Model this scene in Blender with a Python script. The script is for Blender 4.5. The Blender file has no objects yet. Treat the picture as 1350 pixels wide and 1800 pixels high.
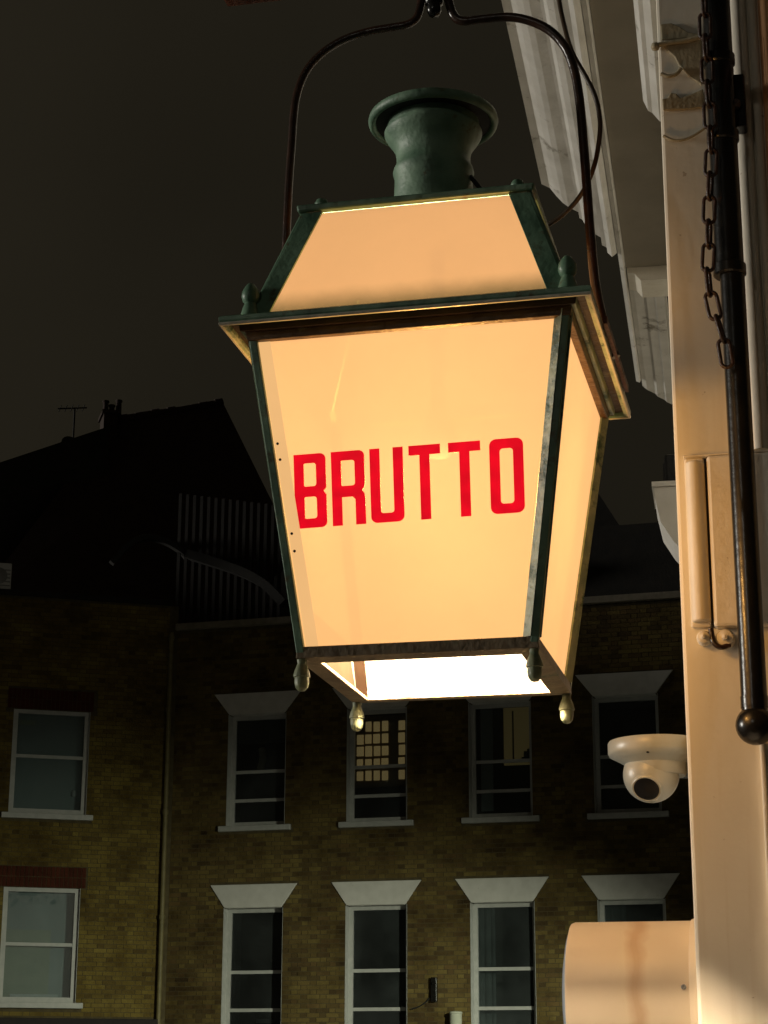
import bpy, math, random
from mathutils import Matrix, Vector
R = math.radians
random.seed(7)
scene = bpy.context.scene
col = scene.collection

# ------------------------------------------------------------------ camera
CAM_Z = 1.6
F_PX, PITCH, ROLL = 3410.66, 0.2857, 0.0028
cam_d = bpy.data.cameras.new('camera'); cam = bpy.data.objects.new('camera', cam_d); col.objects.link(cam)
cam_d.sensor_fit = 'VERTICAL'; cam_d.sensor_height = 36.0; cam_d.lens = 36.0 * F_PX / 1800.0
cam_d.clip_start = 0.05; cam_d.clip_end = 2000
cam.matrix_world = Matrix.Translation((0, 0, CAM_Z)) @ Matrix.Rotation(math.pi/2 + PITCH, 4, 'X') @ Matrix.Rotation(ROLL, 4, 'Z')
scene.camera = cam

# ------------------------------------------------------------------ night sky
world = bpy.data.worlds.new('World'); scene.world = world; world.use_nodes = True
wn = world.node_tree.nodes; wl = world.node_tree.links
bg = wn['Background']
tc = wn.new('ShaderNodeTexCoord'); nz = wn.new('ShaderNodeTexNoise'); nz.inputs['Scale'].default_value = 2.2
nz.inputs['Detail'].default_value = 3
rp = wn.new('ShaderNodeValToRGB')
rp.color_ramp.elements[0].position = 0.3; rp.color_ramp.elements[0].color = (0.0080, 0.0068, 0.0044, 1)
rp.color_ramp.elements[1].position = 0.75; rp.color_ramp.elements[1].color = (0.0178, 0.0150, 0.0096, 1)
wl.new(tc.outputs['Generated'], nz.inputs['Vector']); wl.new(nz.outputs['Fac'], rp.inputs['Fac'])
wl.new(rp.outputs['Color'], bg.inputs['Color']); bg.inputs['Strength'].default_value = 1.0

# ------------------------------------------------------------------ weak night light from the left (moon and city glow)
sun_d = bpy.data.lights.new('sun', 'SUN'); sun = bpy.data.objects.new('sun', sun_d); col.objects.link(sun)
sun_d.energy = 1.5; sun_d.angle = R(12); sun_d.color = (1.0, 0.95, 0.84)
SUN_FROM = Vector((-0.97, 0.13, 0.10)).normalized()
sun.rotation_euler = SUN_FROM.to_track_quat('Z', 'Y').to_euler()

scene.view_settings.view_transform = 'Standard'; scene.view_settings.look = 'None'
scene.view_settings.exposure = 0.0; scene.view_settings.gamma = 1.0
scene.view_settings.use_curve_mapping = False
scene.render.engine = 'CYCLES'
scene.cycles.max_bounces = 8

# ------------------------------------------------------------------ helpers
def ray(u, v):
    """direction through a pixel of the 1350x1800 photograph"""
    x, y = u - 675, v - 900
    cr, sr = math.cos(ROLL), math.sin(ROLL)
    X, Y = (x*cr + y*sr)/F_PX, -(-x*sr + y*cr)/F_PX
    c, s = math.cos(PITCH), math.sin(PITCH)
    return Vector((X, c - Y*s, s + Y*c))

class Frame:
    """a vertical-axis frame: origin (x, y), heading angle; local (x, y, z)"""
    def __init__(self, ox, oy, ang):
        self.o = (ox, oy); self.a = ang
        self.c, self.s = math.cos(ang), math.sin(ang)
    def world(self, p):
        return Vector((self.o[0] + p[0]*self.c - p[1]*self.s, self.o[1] + p[0]*self.s + p[1]*self.c, p[2]))
    def local(self, w):
        dx, dy = w[0]-self.o[0], w[1]-self.o[1]
        return Vector((dx*self.c + dy*self.s, -dx*self.s + dy*self.c, w[2]))
    def at(self, u, v, y=0.0):
        """point on the local plane y=const that a photo pixel looks at"""
        r = ray(u, v); o = self.local((0, 0, CAM_Z))
        d = Vector((r.x*self.c + r.y*self.s, -r.x*self.s + r.y*self.c, r.z))
        t = (y - o.y)/d.y
        return o + d*t

class MB:
    def __init__(self): self.v = []; self.f = []
    def add(self, vs, fs):
        n = len(self.v); self.v += [tuple(p) for p in vs]; self.f += [[i+n for i in f] for f in fs]; return self
    def box(self, x0, x1, y0, y1, z0, z1):
        return self.add([(x0,y0,z0),(x1,y0,z0),(x1,y1,z0),(x0,y1,z0),(x0,y0,z1),(x1,y0,z1),(x1,y1,z1),(x0,y1,z1)],
                        [(0,3,2,1),(4,5,6,7),(0,1,5,4),(1,2,6,5),(2,3,7,6),(3,0,4,7)])
    def loft(self, A, B):
        """closed polygon A to polygon B with caps"""
        n = len(A)
        return self.add(list(A)+list(B), [tuple(range(n))[::-1], tuple(range(n, 2*n))] + [(i, (i+1) % n, n+(i+1) % n, n+i) for i in range(n)])
    def beam(self, p0, p1, w, d):
        p0, p1 = Vector(p0), Vector(p1)
        q = [(-w/2,-d/2),(w/2,-d/2),(w/2,d/2),(-w/2,d/2)]
        return self.loft([p0+Vector((a,b,0)) for a,b in q], [p1+Vector((a,b,0)) for a,b in q])
    def bar(self, p0, p1, w, d=None):
        """square bar between any two points"""
        p0, p1 = Vector(p0), Vector(p1); d = d or w
        t = (p1-p0).normalized(); u = t.cross(Vector((0,0,1)))
        if u.length < 1e-3: u = Vector((1,0,0))
        u.normalize(); k = u.cross(t)
        q = [(-w/2,-d/2),(w/2,-d/2),(w/2,d/2),(-w/2,d/2)]
        return self.loft([p0+u*a+k*b for a,b in q], [p1+u*a+k*b for a,b in q])
    def lathe(self, prof, c=(0,0,0), n=32, axis=None):
        """prof: list of (radius, height)"""
        c = Vector(c); M = Matrix.Identity(3)
        if axis is not None: M = Vector(axis).to_track_quat('Z', 'Y').to_matrix()
        vs, fs = [], []
        for r, h in prof:
            for i in range(n):
                a = 2*math.pi*i/n; vs.append(c + M @ Vector((r*math.cos(a), r*math.sin(a), h)))
        for j in range(len(prof)-1):
            for i in range(n):
                k = (i+1) % n; fs.append((j*n+i, j*n+k, (j+1)*n+k, (j+1)*n+i))
        if prof[0][0] > 1e-4: fs.append(tuple(range(n))[::-1])
        if prof[-1][0] > 1e-4: fs.append(tuple((len(prof)-1)*n+i for i in range(n)))
        return self.add(vs, fs)
    def tube(self, pts, r, n=12, closed=False):
        pts = [Vector(p) for p in pts]; m = len(pts); vs, fs = [], []
        prev = None
        for i, p in enumerate(pts):
            if closed: t = pts[(i+1) % m] - pts[i-1]
            else: t = pts[min(i+1, m-1)] - pts[max(i-1, 0)]
            t.normalize()
            if prev is None:
                u = t.orthogonal().normalized()
            else:
                u = (prev - t*prev.dot(t)).normalized()
            prev = u; k = t.cross(u)
            rr = r[i] if isinstance(r, (list, tuple)) else r
            for j in range(n):
                a = 2*math.pi*j/n; vs.append(p + u*rr*math.cos(a) + k*rr*math.sin(a))
        for i in range(m if closed else m-1):
            q = (i+1) % m
            for j in range(n): fs.append((i*n+j, i*n+(j+1) % n, q*n+(j+1) % n, q*n+j))
        if not closed: fs += [tuple(range(n))[::-1], tuple((m-1)*n+j for j in range(n))]
        return self.add(vs, fs)
    def build(self, name, mat, parent=None, off=(0,0,0), smooth=None, bevel=0.0):
        me = bpy.data.meshes.new(name)
        me.from_pydata([(x-off[0], y-off[1], z-off[2]) for x,y,z in self.v], [], self.f)
        me.materials.append(mat)
        o = bpy.data.objects.new(name, me); col.objects.link(o)
        if parent is not None: o.parent = parent
        import bmesh
        b = bmesh.new(); b.from_mesh(me); bmesh.ops.recalc_face_normals(b, faces=b.faces)
        if smooth:
            for f in b.faces: f.smooth = True
            for e in b.edges:
                if len(e.link_faces) == 2 and e.calc_face_angle(0) > R(smooth): e.smooth = False
        b.to_mesh(me); b.free()
        if bevel:
            m = o.modifiers.new('bevel', 'BEVEL'); m.width = bevel; m.segments = 2; m.limit_method = 'ANGLE'; m.angle_limit = R(40)
        return o

def spline(pts, n=8):
    """Catmull-Rom through points"""
    P = [Vector(p) for p in pts]; P = [P[0]*2-P[1]] + P + [P[-1]*2-P[-2]]; out = []
    for i in range(1, len(P)-2):
        a, b, c, d = P[i-1:i+3]
        for k in range(n):
            t = k/n
            out.append(0.5*((2*b) + (c-a)*t + (2*a-5*b+4*c-d)*t*t + (3*b-a-3*c+d)*t**3))
    out.append(P[-2]); return out

def tag(o, label=None, cat=None, group=None, kind=None):
    if label: o['label'] = label
    if cat: o['category'] = cat
    if group: o['group'] = group
    if kind: o['kind'] = kind
    return o

def empty(name, loc, rz=0, label=None, cat=None, group=None):
    o = bpy.data.objects.new(name, None); col.objects.link(o); o.empty_display_size = 0.1
    o.location = loc; o.rotation_euler = (0, 0, rz)
    return tag(o, label, cat, group)

# ------------------------------------------------------------------ materials
def new_mat(name):
    m = bpy.data.materials.new(name); m.use_nodes = True
    n = m.node_tree.nodes; l = m.node_tree.links
    return m, n, l, n['Principled BSDF']

def paint(name, c1, c2, scale=20, rough=0.5, bump=0.15, bscale=None, c3=None, c3_at=0.62, spec=0.5, detail=6, coat=0.0, c3scale=None):
    """two-tone noise paint with optional third colour (rust, grime) in patches"""
    m, n, l, p = new_mat(name)
    t = n.new('ShaderNodeTexCoord')
    a = n.new('ShaderNodeTexNoise'); a.inputs['Scale'].default_value = scale; a.inputs['Detail'].default_value = detail
    l.new(t.outputs['Object'], a.inputs['Vector'])
    r = n.new('ShaderNodeValToRGB'); r.color_ramp.elements[0].position = .32; r.color_ramp.elements[1].position = .68
    r.color_ramp.elements[0].color = (*c1, 1); r.color_ramp.elements[1].color = (*c2, 1)
    l.new(a.outputs['Fac'], r.inputs['Fac']); out = r.outputs['Color']
    if c3:
        b = n.new('ShaderNodeTexNoise'); b.inputs['Scale'].default_value = c3scale or scale*0.6; b.inputs['Detail'].default_value = 8
        b.inputs['Roughness'].default_value = .7
        l.new(t.outputs['Object'], b.inputs['Vector'])
        rr = n.new('ShaderNodeValToRGB'); rr.color_ramp.elements[0].position = c3_at; rr.color_ramp.elements[1].position = c3_at+.09
        l.new(b.outputs['Fac'], rr.inputs['Fac'])
        mx = n.new('ShaderNodeMix'); mx.data_type = 'RGBA'; mx.inputs['B'].default_value = (*c3, 1)
        l.new(rr.outputs['Color'], mx.inputs['Factor']); l.new(out, mx.inputs['A']); out = mx.outputs['Result']
    l.new(out, p.inputs['Base Color']); p.inputs['Roughness'].default_value = rough
    p.inputs['Specular IOR Level'].default_value = spec; p.inputs['Coat Weight'].default_value = coat
    if bump:
        bn = n.new('ShaderNodeTexNoise'); bn.inputs['Scale'].default_value = bscale or scale*3; bn.inputs['Detail'].default_value = 6
        l.new(t.outputs['Object'], bn.inputs['Vector'])
        bp = n.new('ShaderNodeBump'); bp.inputs['Strength'].default_value = bump; bp.inputs['Distance'].default_value = .01
        l.new(bn.outputs['Fac'], bp.inputs['Height']); l.new(bp.outputs['Normal'], p.inputs['Normal'])
    return m

def emit_mat(name, c, s):
    m, n, l, p = new_mat(name)
    p.inputs['Base Color'].default_value = (*c, 1); p.inputs['Emission Color'].default_value = (*c, 1); p.inputs['Emission Strength'].default_value = s
    return m

def brick_mat(name, tones, soot):
    """tone picked per brick; grime in uneven patches"""
    m, n, l, p = new_mat(name)
    g = n.new('ShaderNodeNewGeometry'); oi = n.new('ShaderNodeObjectInfo'); t = n.new('ShaderNodeTexCoord')
    ad = n.new('ShaderNodeMath'); ad.operation = 'ADD'; l.new(g.outputs['Random Per Island'], ad.inputs[0]); l.new(oi.outputs['Random'], ad.inputs[1])
    fr = n.new('ShaderNodeMath'); fr.operation = 'FRACT'; l.new(ad.outputs[0], fr.inputs[0])
    r = n.new('ShaderNodeValToRGB'); e = r.color_ramp.elements
    e[0].position = 0; e[0].color = (*tones[0], 1); e[1].position = 1; e[1].color = (*tones[-1], 1)
    for i, c in enumerate(tones[1:-1]):
        k = e.new((i+1)/(len(tones)-1)); k.color = (*c, 1)
    l.new(fr.outputs[0], r.inputs['Fac'])
    a = n.new('ShaderNodeTexNoise'); a.inputs['Scale'].default_value = 1.1; a.inputs['Detail'].default_value = 9; a.inputs['Roughness'].default_value = .68
    l.new(g.outputs['Position'], a.inputs['Vector'])
    rs = n.new('ShaderNodeValToRGB'); rs.color_ramp.elements[0].position = .40; rs.color_ramp.elements[1].position = .66
    rs.color_ramp.elements[0].color = (1,1,1,1); rs.color_ramp.elements[1].color = (*soot, 1)
    l.new(a.outputs['Fac'], rs.inputs['Fac'])
    mx = n.new('ShaderNodeMix'); mx.data_type = 'RGBA'; mx.blend_type = 'MULTIPLY'; mx.inputs['Factor'].default_value = 1
    l.new(r.outputs['Color'], mx.inputs['A']); l.new(rs.outputs['Color'], mx.inputs['B'])
    l.new(mx.outputs['Result'], p.inputs['Base Color']); p.inputs['Roughness'].default_value = .9; p.inputs['Specular IOR Level'].default_value = .2
    b = n.new('ShaderNodeTexNoise'); b.inputs['Scale'].default_value = 45; b.inputs['Detail'].default_value = 5
    l.new(g.outputs['Position'], b.inputs['Vector'])
    bp = n.new('ShaderNodeBump'); bp.inputs['Strength'].default_value = .5; bp.inputs['Distance'].default_value = .01
    l.new(b.outputs['Fac'], bp.inputs['Height']); l.new(bp.outputs['Normal'], p.inputs['Normal'])
    return m

def opal_mat(name, glow, emis, clear=.014, white=.040, grime=None):
    """milky lantern glass: glows where backlit, and lets a little of the bulb's light straight through"""
    m, n, l, p = new_mat(name); n.remove(p)
    out = n['Material Output']
    t = n.new('ShaderNodeTexCoord'); nz = n.new('ShaderNodeTexNoise'); nz.inputs['Scale'].default_value = 6; nz.inputs['Detail'].default_value = 8
    nz.inputs['Roughness'].default_value = .6
    l.new(t.outputs['Object'], nz.inputs['Vector'])
    r = n.new('ShaderNodeValToRGB'); r.color_ramp.elements[0].position = .3; r.color_ramp.elements[1].position = .7
    r.color_ramp.elements[0].color = (*[c*.95 for c in glow], 1); r.color_ramp.elements[1].color = (*[c*1.03 for c in glow], 1)
    l.new(nz.outputs['Fac'], r.inputs['Fac'])
    d = n.new('ShaderNodeBsdfDiffuse'); d.inputs['Color'].default_value = (white, white*.97, white*.9, 1)
    tr = n.new('ShaderNodeBsdfTransparent'); tr.inputs['Color'].default_value = (1, .655, .255, 1)
    mx = n.new('ShaderNodeMixShader'); mx.inputs[0].default_value = clear
    tl = n.new('ShaderNodeBsdfTranslucent'); tl.inputs['Color'].default_value = (1, .60, .24, 1)
    m0 = n.new('ShaderNodeMixShader'); m0.inputs[0].default_value = .0010
    l.new(d.outputs[0], m0.inputs[1]); l.new(tl.outputs[0], m0.inputs[2])
    l.new(m0.outputs[0], mx.inputs[1]); l.new(tr.outputs[0], mx.inputs[2])
    m2 = mx
    glowc = r.outputs['Color']
    if grime:
        # moss and soot that has gathered along the foot of the sloping glass
        sp = n.new('ShaderNodeSeparateXYZ'); l.new(t.outputs['Object'], sp.inputs[0])
        gn = n.new('ShaderNodeTexNoise'); gn.inputs['Scale'].default_value = 28; gn.inputs['Detail'].default_value = 6; l.new(t.outputs['Object'], gn.inputs['Vector'])
        ma = n.new('ShaderNodeMath'); ma.operation = 'MULTIPLY_ADD'; ma.inputs[1].default_value = -.012; l.new(gn.outputs['Fac'], ma.inputs[0]); l.new(sp.outputs['Z'], ma.inputs[2])
        gr = n.new('ShaderNodeMapRange'); gr.interpolation_type = 'SMOOTHSTEP'; gr.inputs['From Min'].default_value = grime[0]-.006; gr.inputs['From Max'].default_value = grime[1]-.006; l.new(ma.outputs[0], gr.inputs['Value'])
        gm = n.new('ShaderNodeMix'); gm.data_type = 'RGBA'; gm.inputs['A'].default_value = (.16,.12,.045,1); l.new(gr.outputs[0], gm.inputs['Factor']); l.new(glowc, gm.inputs['B'])
        glowc = gm.outputs['Result']
    e = n.new('ShaderNodeEmission'); e.inputs['Strength'].default_value = emis; l.new(glowc, e.inputs['Color'])
    ad = n.new('ShaderNodeAddShader'); l.new(m2.outputs[0], ad.inputs[0]); l.new(e.outputs[0], ad.inputs[1])
    l.new(ad.outputs[0], out.inputs['Surface'])
    return m

def glass_mat(name, tint=(.75,.8,.8)):
    m, n, l, p = new_mat(name); n.remove(p); out = n['Material Output']
    a = n.new('ShaderNodeBsdfTransparent'); a.inputs['Color'].default_value = (*tint, 1)
    g = n.new('ShaderNodeBsdfGlossy'); g.inputs['Roughness'].default_value = .03
    t = n.new('ShaderNodeTexCoord'); nz = n.new('ShaderNodeTexNoise'); nz.inputs['Scale'].default_value = 2.5
    l.new(t.outputs['Object'], nz.inputs['Vector'])
    bp = n.new('ShaderNodeBump'); bp.inputs['Strength'].default_value = .08; bp.inputs['Distance'].default_value = .05
    l.new(nz.outputs['Fac'], bp.inputs['Height']); l.new(bp.outputs['Normal'], g.inputs['Normal'])
    f = n.new('ShaderNodeFresnel'); f.inputs['IOR'].default_value = 1.5
    mx = n.new('ShaderNodeMixShader'); l.new(f.outputs[0], mx.inputs[0]); l.new(a.outputs[0], mx.inputs[1]); l.new(g.outputs[0], mx.inputs[2])
    df = n.new('ShaderNodeBsdfDiffuse'); df.inputs['Color'].default_value = (.34,.38,.38,1)
    gz = n.new('ShaderNodeTexNoise'); gz.inputs['Scale'].default_value = 1.3; gz.inputs['Detail'].default_value = 9; l.new(t.outputs['Object'], gz.inputs['Vector'])
    gr = n.new('ShaderNodeMapRange'); gr.inputs['From Min'].default_value = .35; gr.inputs['From Max'].default_value = .7; gr.inputs['To Min'].default_value = .03; gr.inputs['To Max'].default_value = .09; l.new(gz.outputs['Fac'], gr.inputs['Value'])
    m3 = n.new('ShaderNodeMixShader'); l.new(gr.outputs[0], m3.inputs[0]); l.new(mx.outputs[0], m3.inputs[1]); l.new(df.outputs[0], m3.inputs[2])
    l.new(m3.outputs[0], out.inputs['Surface']); return m

M = {}
M['green'] = paint('green_lantern_paint', (.062,.132,.084), (.185,.310,.205), 16, .42, .16, 60, c3=(.095,.080,.036), c3_at=.56, c3scale=26)
M['verdigris'] = paint('weathered_verdigris', (.105,.190,.125), (.260,.390,.270), 18, .5, .22, 55, c3=(.120,.105,.050), c3_at=.61, c3scale=24)
M['green_pale'] = paint('worn_pale_green_paint', (.28,.36,.24), (.50,.54,.38), 26, .45, .3, 90, c3=(.06,.12,.075), c3_at=.50, c3scale=14)
M['bead_cream'] = paint('cream_glazing_putty', (.42,.34,.22), (.52,.43,.28), 18, .6, .1)
M['gutter_dark'] = paint('dark_brown_gutter_paint', (.030,.015,.006), (.070,.036,.013), 22, .5, .3, 70)
M['lip_glint'] = paint('painted_lip_glint', (.45,.44,.36), (.60,.58,.48), 40, .3, .1)  # pale colour paints the bright glint along the gutter lip
M['gutter'] = paint('rusty_gutter_paint', (.055,.026,.010), (.13,.07,.025), 22, .42, .35, 70, c3=(.26,.24,.13), c3_at=.60, c3scale=9)
M['frame_under'] = paint('weathered_bottom_frame', (.15,.11,.065), (.26,.20,.12), 24, .6, .3, 80, c3=(.07,.10,.04), c3_at=.58, c3scale=12)
M['iron'] = paint('rusty_brown_iron', (.018,.011,.008), (.055,.024,.013), 30, .28, .12, 90)
M['arm'] = paint('rusty_red_arm', (.045,.012,.006), (.10,.028,.012), 25, .5, .4, 90)
M['black_in'] = paint('black_metal_and_shade', (.006,.006,.006), (.012,.011,.010), 30, .7, .1)  # black metal; also paints the shade under the chimney cap
M['finial'] = paint('finial_paint', (.16,.18,.10), (.26,.28,.16), 40, .45, .3, 100, c3=(.10,.16,.09), c3_at=.62)
M['opal'] = opal_mat('opal_glass', (1.0, .518, .195), .96)
M['opal_roof'] = opal_mat('opal_roof_glass', (1.0, .505, .200), .76, grime=(.588, .640))
M['opal_edge'] = opal_mat('lapped_glass_edge', (.97, .55, .22), .88, .008)
M['red'] = emit_mat('red_vinyl_letter', (.80, .001, .012), .95)
_n = M['red'].node_tree.nodes; _l = M['red'].node_tree.links
_t = _n.new('ShaderNodeTexCoord'); _z = _n.new('ShaderNodeTexNoise'); _z.inputs['Scale'].default_value = 34; _z.inputs['Detail'].default_value = 5
_r = _n.new('ShaderNodeMapRange'); _r.inputs['From Min'].default_value = .35; _r.inputs['From Max'].default_value = .65; _r.inputs['To Min'].default_value = .78; _r.inputs['To Max'].default_value = 1.06
_l.new(_t.outputs['Object'], _z.inputs['Vector']); _l.new(_z.outputs['Fac'], _r.inputs['Value']); _l.new(_r.outputs[0], _n['Principled BSDF'].inputs['Emission Strength'])
M['bulb'] = emit_mat('bulb', (1, .72, .38), .8)
M['bulb'].node_tree.nodes['Principled BSDF'].inputs['Specular IOR Level'].default_value = 0
M['bulb'].node_tree.nodes['Principled BSDF'].inputs['Base Color'].default_value = (.02,.02,.02,1)
M['holder'] = paint('brown_lamp_holder', (.04,.036,.03), (.05,.045,.038), 10, .6, 0)
M['cream_wall'] = paint('cream_wall_paint', (.76,.71,.60), (.82,.77,.66), 3.0, .55, .06, 40, c3=(.68,.61,.49), c3_at=.66, c3scale=2.2)
M['cream_trim'] = paint('cream_trim_paint', (.72,.66,.55), (.80,.74,.62), 10, .5, .12, 50, c3=(.55,.47,.35), c3_at=.66, c3scale=7)
M['cornice'] = paint('off_white_cornice_paint', (.60,.57,.51), (.76,.73,.67), 5, .7, .4, 18, c3=(.26,.23,.18), c3_at=.60, c3scale=6)
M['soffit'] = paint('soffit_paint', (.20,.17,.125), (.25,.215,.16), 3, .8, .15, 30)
M['olive'] = paint('olive_paint_and_shadow', (.33,.28,.18), (.40,.34,.22), 30, .55, .2)  # olive paint; also puts the likely wall shadows into colour
M['black'] = paint('black_gloss_paint', (.005,.005,.005), (.012,.011,.009), 22, .25, .06, 60, c3=(.035,.016,.010), c3_at=.64, c3scale=16)
M['chain'] = paint('rusty_chain', (.020,.012,.008), (.06,.028,.016), 60, .4, .3, 160)
M['orange_reflection'] = paint('orange_reflection_trim', (.62,.32,.16), (.75,.42,.22), 12, .35, .1)  # orange reflection on the trim put into its colour
M['cable'] = paint('brown_cable', (.045,.026,.012), (.07,.04,.018), 30, .45, .1)
M['cctv'] = paint('white_camera_plastic', (.40,.41,.36), (.47,.47,.42), 20, .35, .03)
M['lens'] = paint('black_lens', (.006,.006,.007), (.009,.009,.010), 10, .35, 0, spec=.25)
M['brick_stock'] = brick_mat('yellow_stock_brick', [(.096,.065,.024),(.150,.108,.035),(.182,.138,.043),(.128,.090,.030),(.168,.124,.040),(.082,.056,.023),(.155,.102,.037)], (.36,.31,.27))
M['brick_left'] = brick_mat('brown_stock_brick', [(.120,.085,.024),(.185,.138,.034),(.215,.163,.039),(.155,.112,.029),(.198,.148,.036),(.105,.072,.022)], (.40,.34,.27))
M['brick_red'] = brick_mat('red_rubbed_brick', [(.065,.017,.009),(.088,.023,.011),(.074,.020,.010)], (.5,.45,.42))
M['mortar'] = paint('sooty_mortar', (.055,.042,.018), (.095,.074,.032), 9, .95, .5, 40)
M['stucco'] = paint('white_lintel_paint', (.56,.55,.51), (.64,.63,.59), 6, .7, .15, 30, c3=(.42,.41,.36), c3_at=.64, c3scale=5)
M['sash'] = paint('white_sash_paint', (.38,.39,.37), (.46,.46,.44), 10, .45, .1)
M['glass'] = glass_mat('window_glass')
M['room'] = paint('dark_room', (.020,.019,.016), (.032,.030,.026), 2, .9, 0)
M['blind'] = paint('grey_blind', (.36,.39,.39), (.42,.45,.45), 2, .9, .05)
M['net'] = paint('dim_net_curtain', (.055,.060,.060), (.085,.090,.088), 6, .9, .05)
M['curtain'] = paint('pale_curtain', (.40,.42,.34), (.46,.47,.38), 5, .9, .05)
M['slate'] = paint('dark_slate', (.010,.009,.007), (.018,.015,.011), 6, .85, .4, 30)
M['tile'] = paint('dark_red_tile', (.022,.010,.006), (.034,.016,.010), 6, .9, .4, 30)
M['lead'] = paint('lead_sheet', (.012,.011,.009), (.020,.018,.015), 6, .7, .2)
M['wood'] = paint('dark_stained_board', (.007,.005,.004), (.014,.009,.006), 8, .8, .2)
M['slat_grey'] = paint('weathered_slat', (.010,.008,.006), (.015,.012,.009), 8, .8, .2)
M['stone'] = paint('coping_stone', (.17,.15,.11), (.24,.21,.16), 8, .9, .3)
M['pipe'] = paint('old_downpipe', (.13,.11,.045), (.18,.15,.06), 10, .6, .1)
M['asphalt'] = paint('asphalt', (.040,.040,.040), (.060,.058,.055), 40, .85, .6, 200)
M['paving'] = paint('paving_stone', (.17,.16,.14), (.24,.22,.20), 6, .85, .3, 60)
M['steel'] = paint('galvanised_steel', (.20,.20,.20), (.28,.28,.28), 14, .45, .1)
M['white_box'] = paint('white_box', (.55,.55,.55), (.62,.62,.62), 10, .5, .05)
M['lamp_lens'] = emit_mat('unseen_lamp_lens', (.95, 1.0, .72), 3)
M['reflection_glow'] = emit_mat('reflected_lattice_pane', (.95, .64, .27), .14)  # glow of the reflected lattice window
M['lattice'] = paint('dim_reflected_lattice_and_room', (.10,.07,.03), (.14,.10,.045), 8, .8, 0)
M['lit_wall'] = emit_mat('dim_lit_room_wall', (.95, .66, .24), .032)
M['drum_lens'] = paint('bluish_lens', (.50,.56,.66), (.56,.62,.72), 6, .2, 0)

def streaky(m, strength=.35, tint=(.78,.70,.58)):
    """faint vertical rain streaks and chipped specks over a paint"""
    n = m.node_tree.nodes; l = m.node_tree.links; p = n['Principled BSDF']; src = p.inputs['Base Color'].links[0].from_socket
    t = n.new('ShaderNodeTexCoord'); mp = n.new('ShaderNodeMapping'); mp.inputs['Scale'].default_value = (38, 38, 1.6); l.new(t.outputs['Object'], mp.inputs['Vector'])
    a = n.new('ShaderNodeTexNoise'); a.inputs['Scale'].default_value = 1; a.inputs['Detail'].default_value = 7; l.new(mp.outputs[0], a.inputs['Vector'])
    r = n.new('ShaderNodeMapRange'); r.inputs['From Min'].default_value = .52; r.inputs['From Max'].default_value = .72; r.inputs['To Max'].default_value = strength; l.new(a.outputs['Fac'], r.inputs['Value'])
    x = n.new('ShaderNodeMix'); x.data_type = 'RGBA'; x.blend_type = 'MULTIPLY'; x.inputs['B'].default_value = (*tint, 1); l.new(r.outputs[0], x.inputs['Factor']); l.new(src, x.inputs['A'])
    c = n.new('ShaderNodeTexNoise'); c.inputs['Scale'].default_value = 55; c.inputs['Detail'].default_value = 3; l.new(t.outputs['Object'], c.inputs['Vector'])
    rc = n.new('ShaderNodeMapRange'); rc.inputs['From Min'].default_value = .735; rc.inputs['From Max'].default_value = .76; rc.inputs['To Max'].default_value = .7; l.new(c.outputs['Fac'], rc.inputs['Value'])
    y = n.new('ShaderNodeMix'); y.data_type = 'RGBA'; y.inputs['B'].default_value = (.42,.34,.24,1); l.new(rc.outputs[0], y.inputs['Factor']); l.new(x.outputs['Result'], y.inputs['A'])
    l.new(y.outputs['Result'], p.inputs['Base Color'])
streaky(M['cream_wall']); streaky(M['cream_trim'], .3); streaky(M['cctv'], .25)

def drum_mat():
    m = paint('drum_paint', (.78,.64,.46), (.84,.70,.52), 4, .42, .06, 50)
    n = m.node_tree.nodes; l = m.node_tree.links; p = n['Principled BSDF']
    src = p.inputs['Base Color'].links[0].from_socket
    t = n.new('ShaderNodeTexCoord'); sx = n.new('ShaderNodeSeparateXYZ'); l.new(t.outputs['Object'], sx.inputs[0])
    nz = n.new('ShaderNodeTexNoise'); nz.inputs['Scale'].default_value = 16; nz.inputs['Detail'].default_value = 6
    l.new(t.outputs['Object'], nz.inputs['Vector'])
    a = n.new('ShaderNodeMath'); a.operation = 'MULTIPLY_ADD'; a.inputs[1].default_value = .035; l.new(nz.outputs['Fac'], a.inputs[0]); l.new(sx.outputs['X'], a.inputs[2])
    s = n.new('ShaderNodeMath'); s.operation = 'SUBTRACT'; l.new(a.outputs[0], s.inputs[0]); s.inputs[1].default_value = .0175 + .012
    ab = n.new('ShaderNodeMath'); ab.operation = 'ABSOLUTE'; l.new(s.outputs[0], ab.inputs[0])
    r = n.new('ShaderNodeMapRange'); r.inputs['From Min'].default_value = .004; r.inputs['From Max'].default_value = .022
    r.inputs['To Min'].default_value = .5; r.inputs['To Max'].default_value = 0; l.new(ab.outputs[0], r.inputs['Value'])
    mx = n.new('ShaderNodeMix'); mx.data_type = 'RGBA'; mx.inputs['B'].default_value = (.50,.24,.07,1)
    l.new(r.outputs[0], mx.inputs['Factor']); l.new(src, mx.inputs['A']); l.new(mx.outputs['Result'], p.inputs['Base Color'])
    return m
M['drum'] = drum_mat()

# ================================================================== ground
st = MB(); st.add([(-400,-400,0),(400,-400,0),(400,400,0),(-400,400,0)], [(0,1,2,3)])
tag(st.build('street', M['asphalt']), kind='structure')

# ================================================================== frames of the place
YAW = R(-12.84)
LF = Frame(0.0889, 3.0189, YAW)                 # lantern and near building
SD = R(9.97)                                    # the building's side runs this far right of straight ahead
SF = Frame(0, 0, -SD)                           # x: away from the facade, y: along the side facade
PB = (-3.68785, 34.0)
HB = Frame(*PB, R(-16.3)); HL = Frame(*PB, R(15.8))

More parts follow.
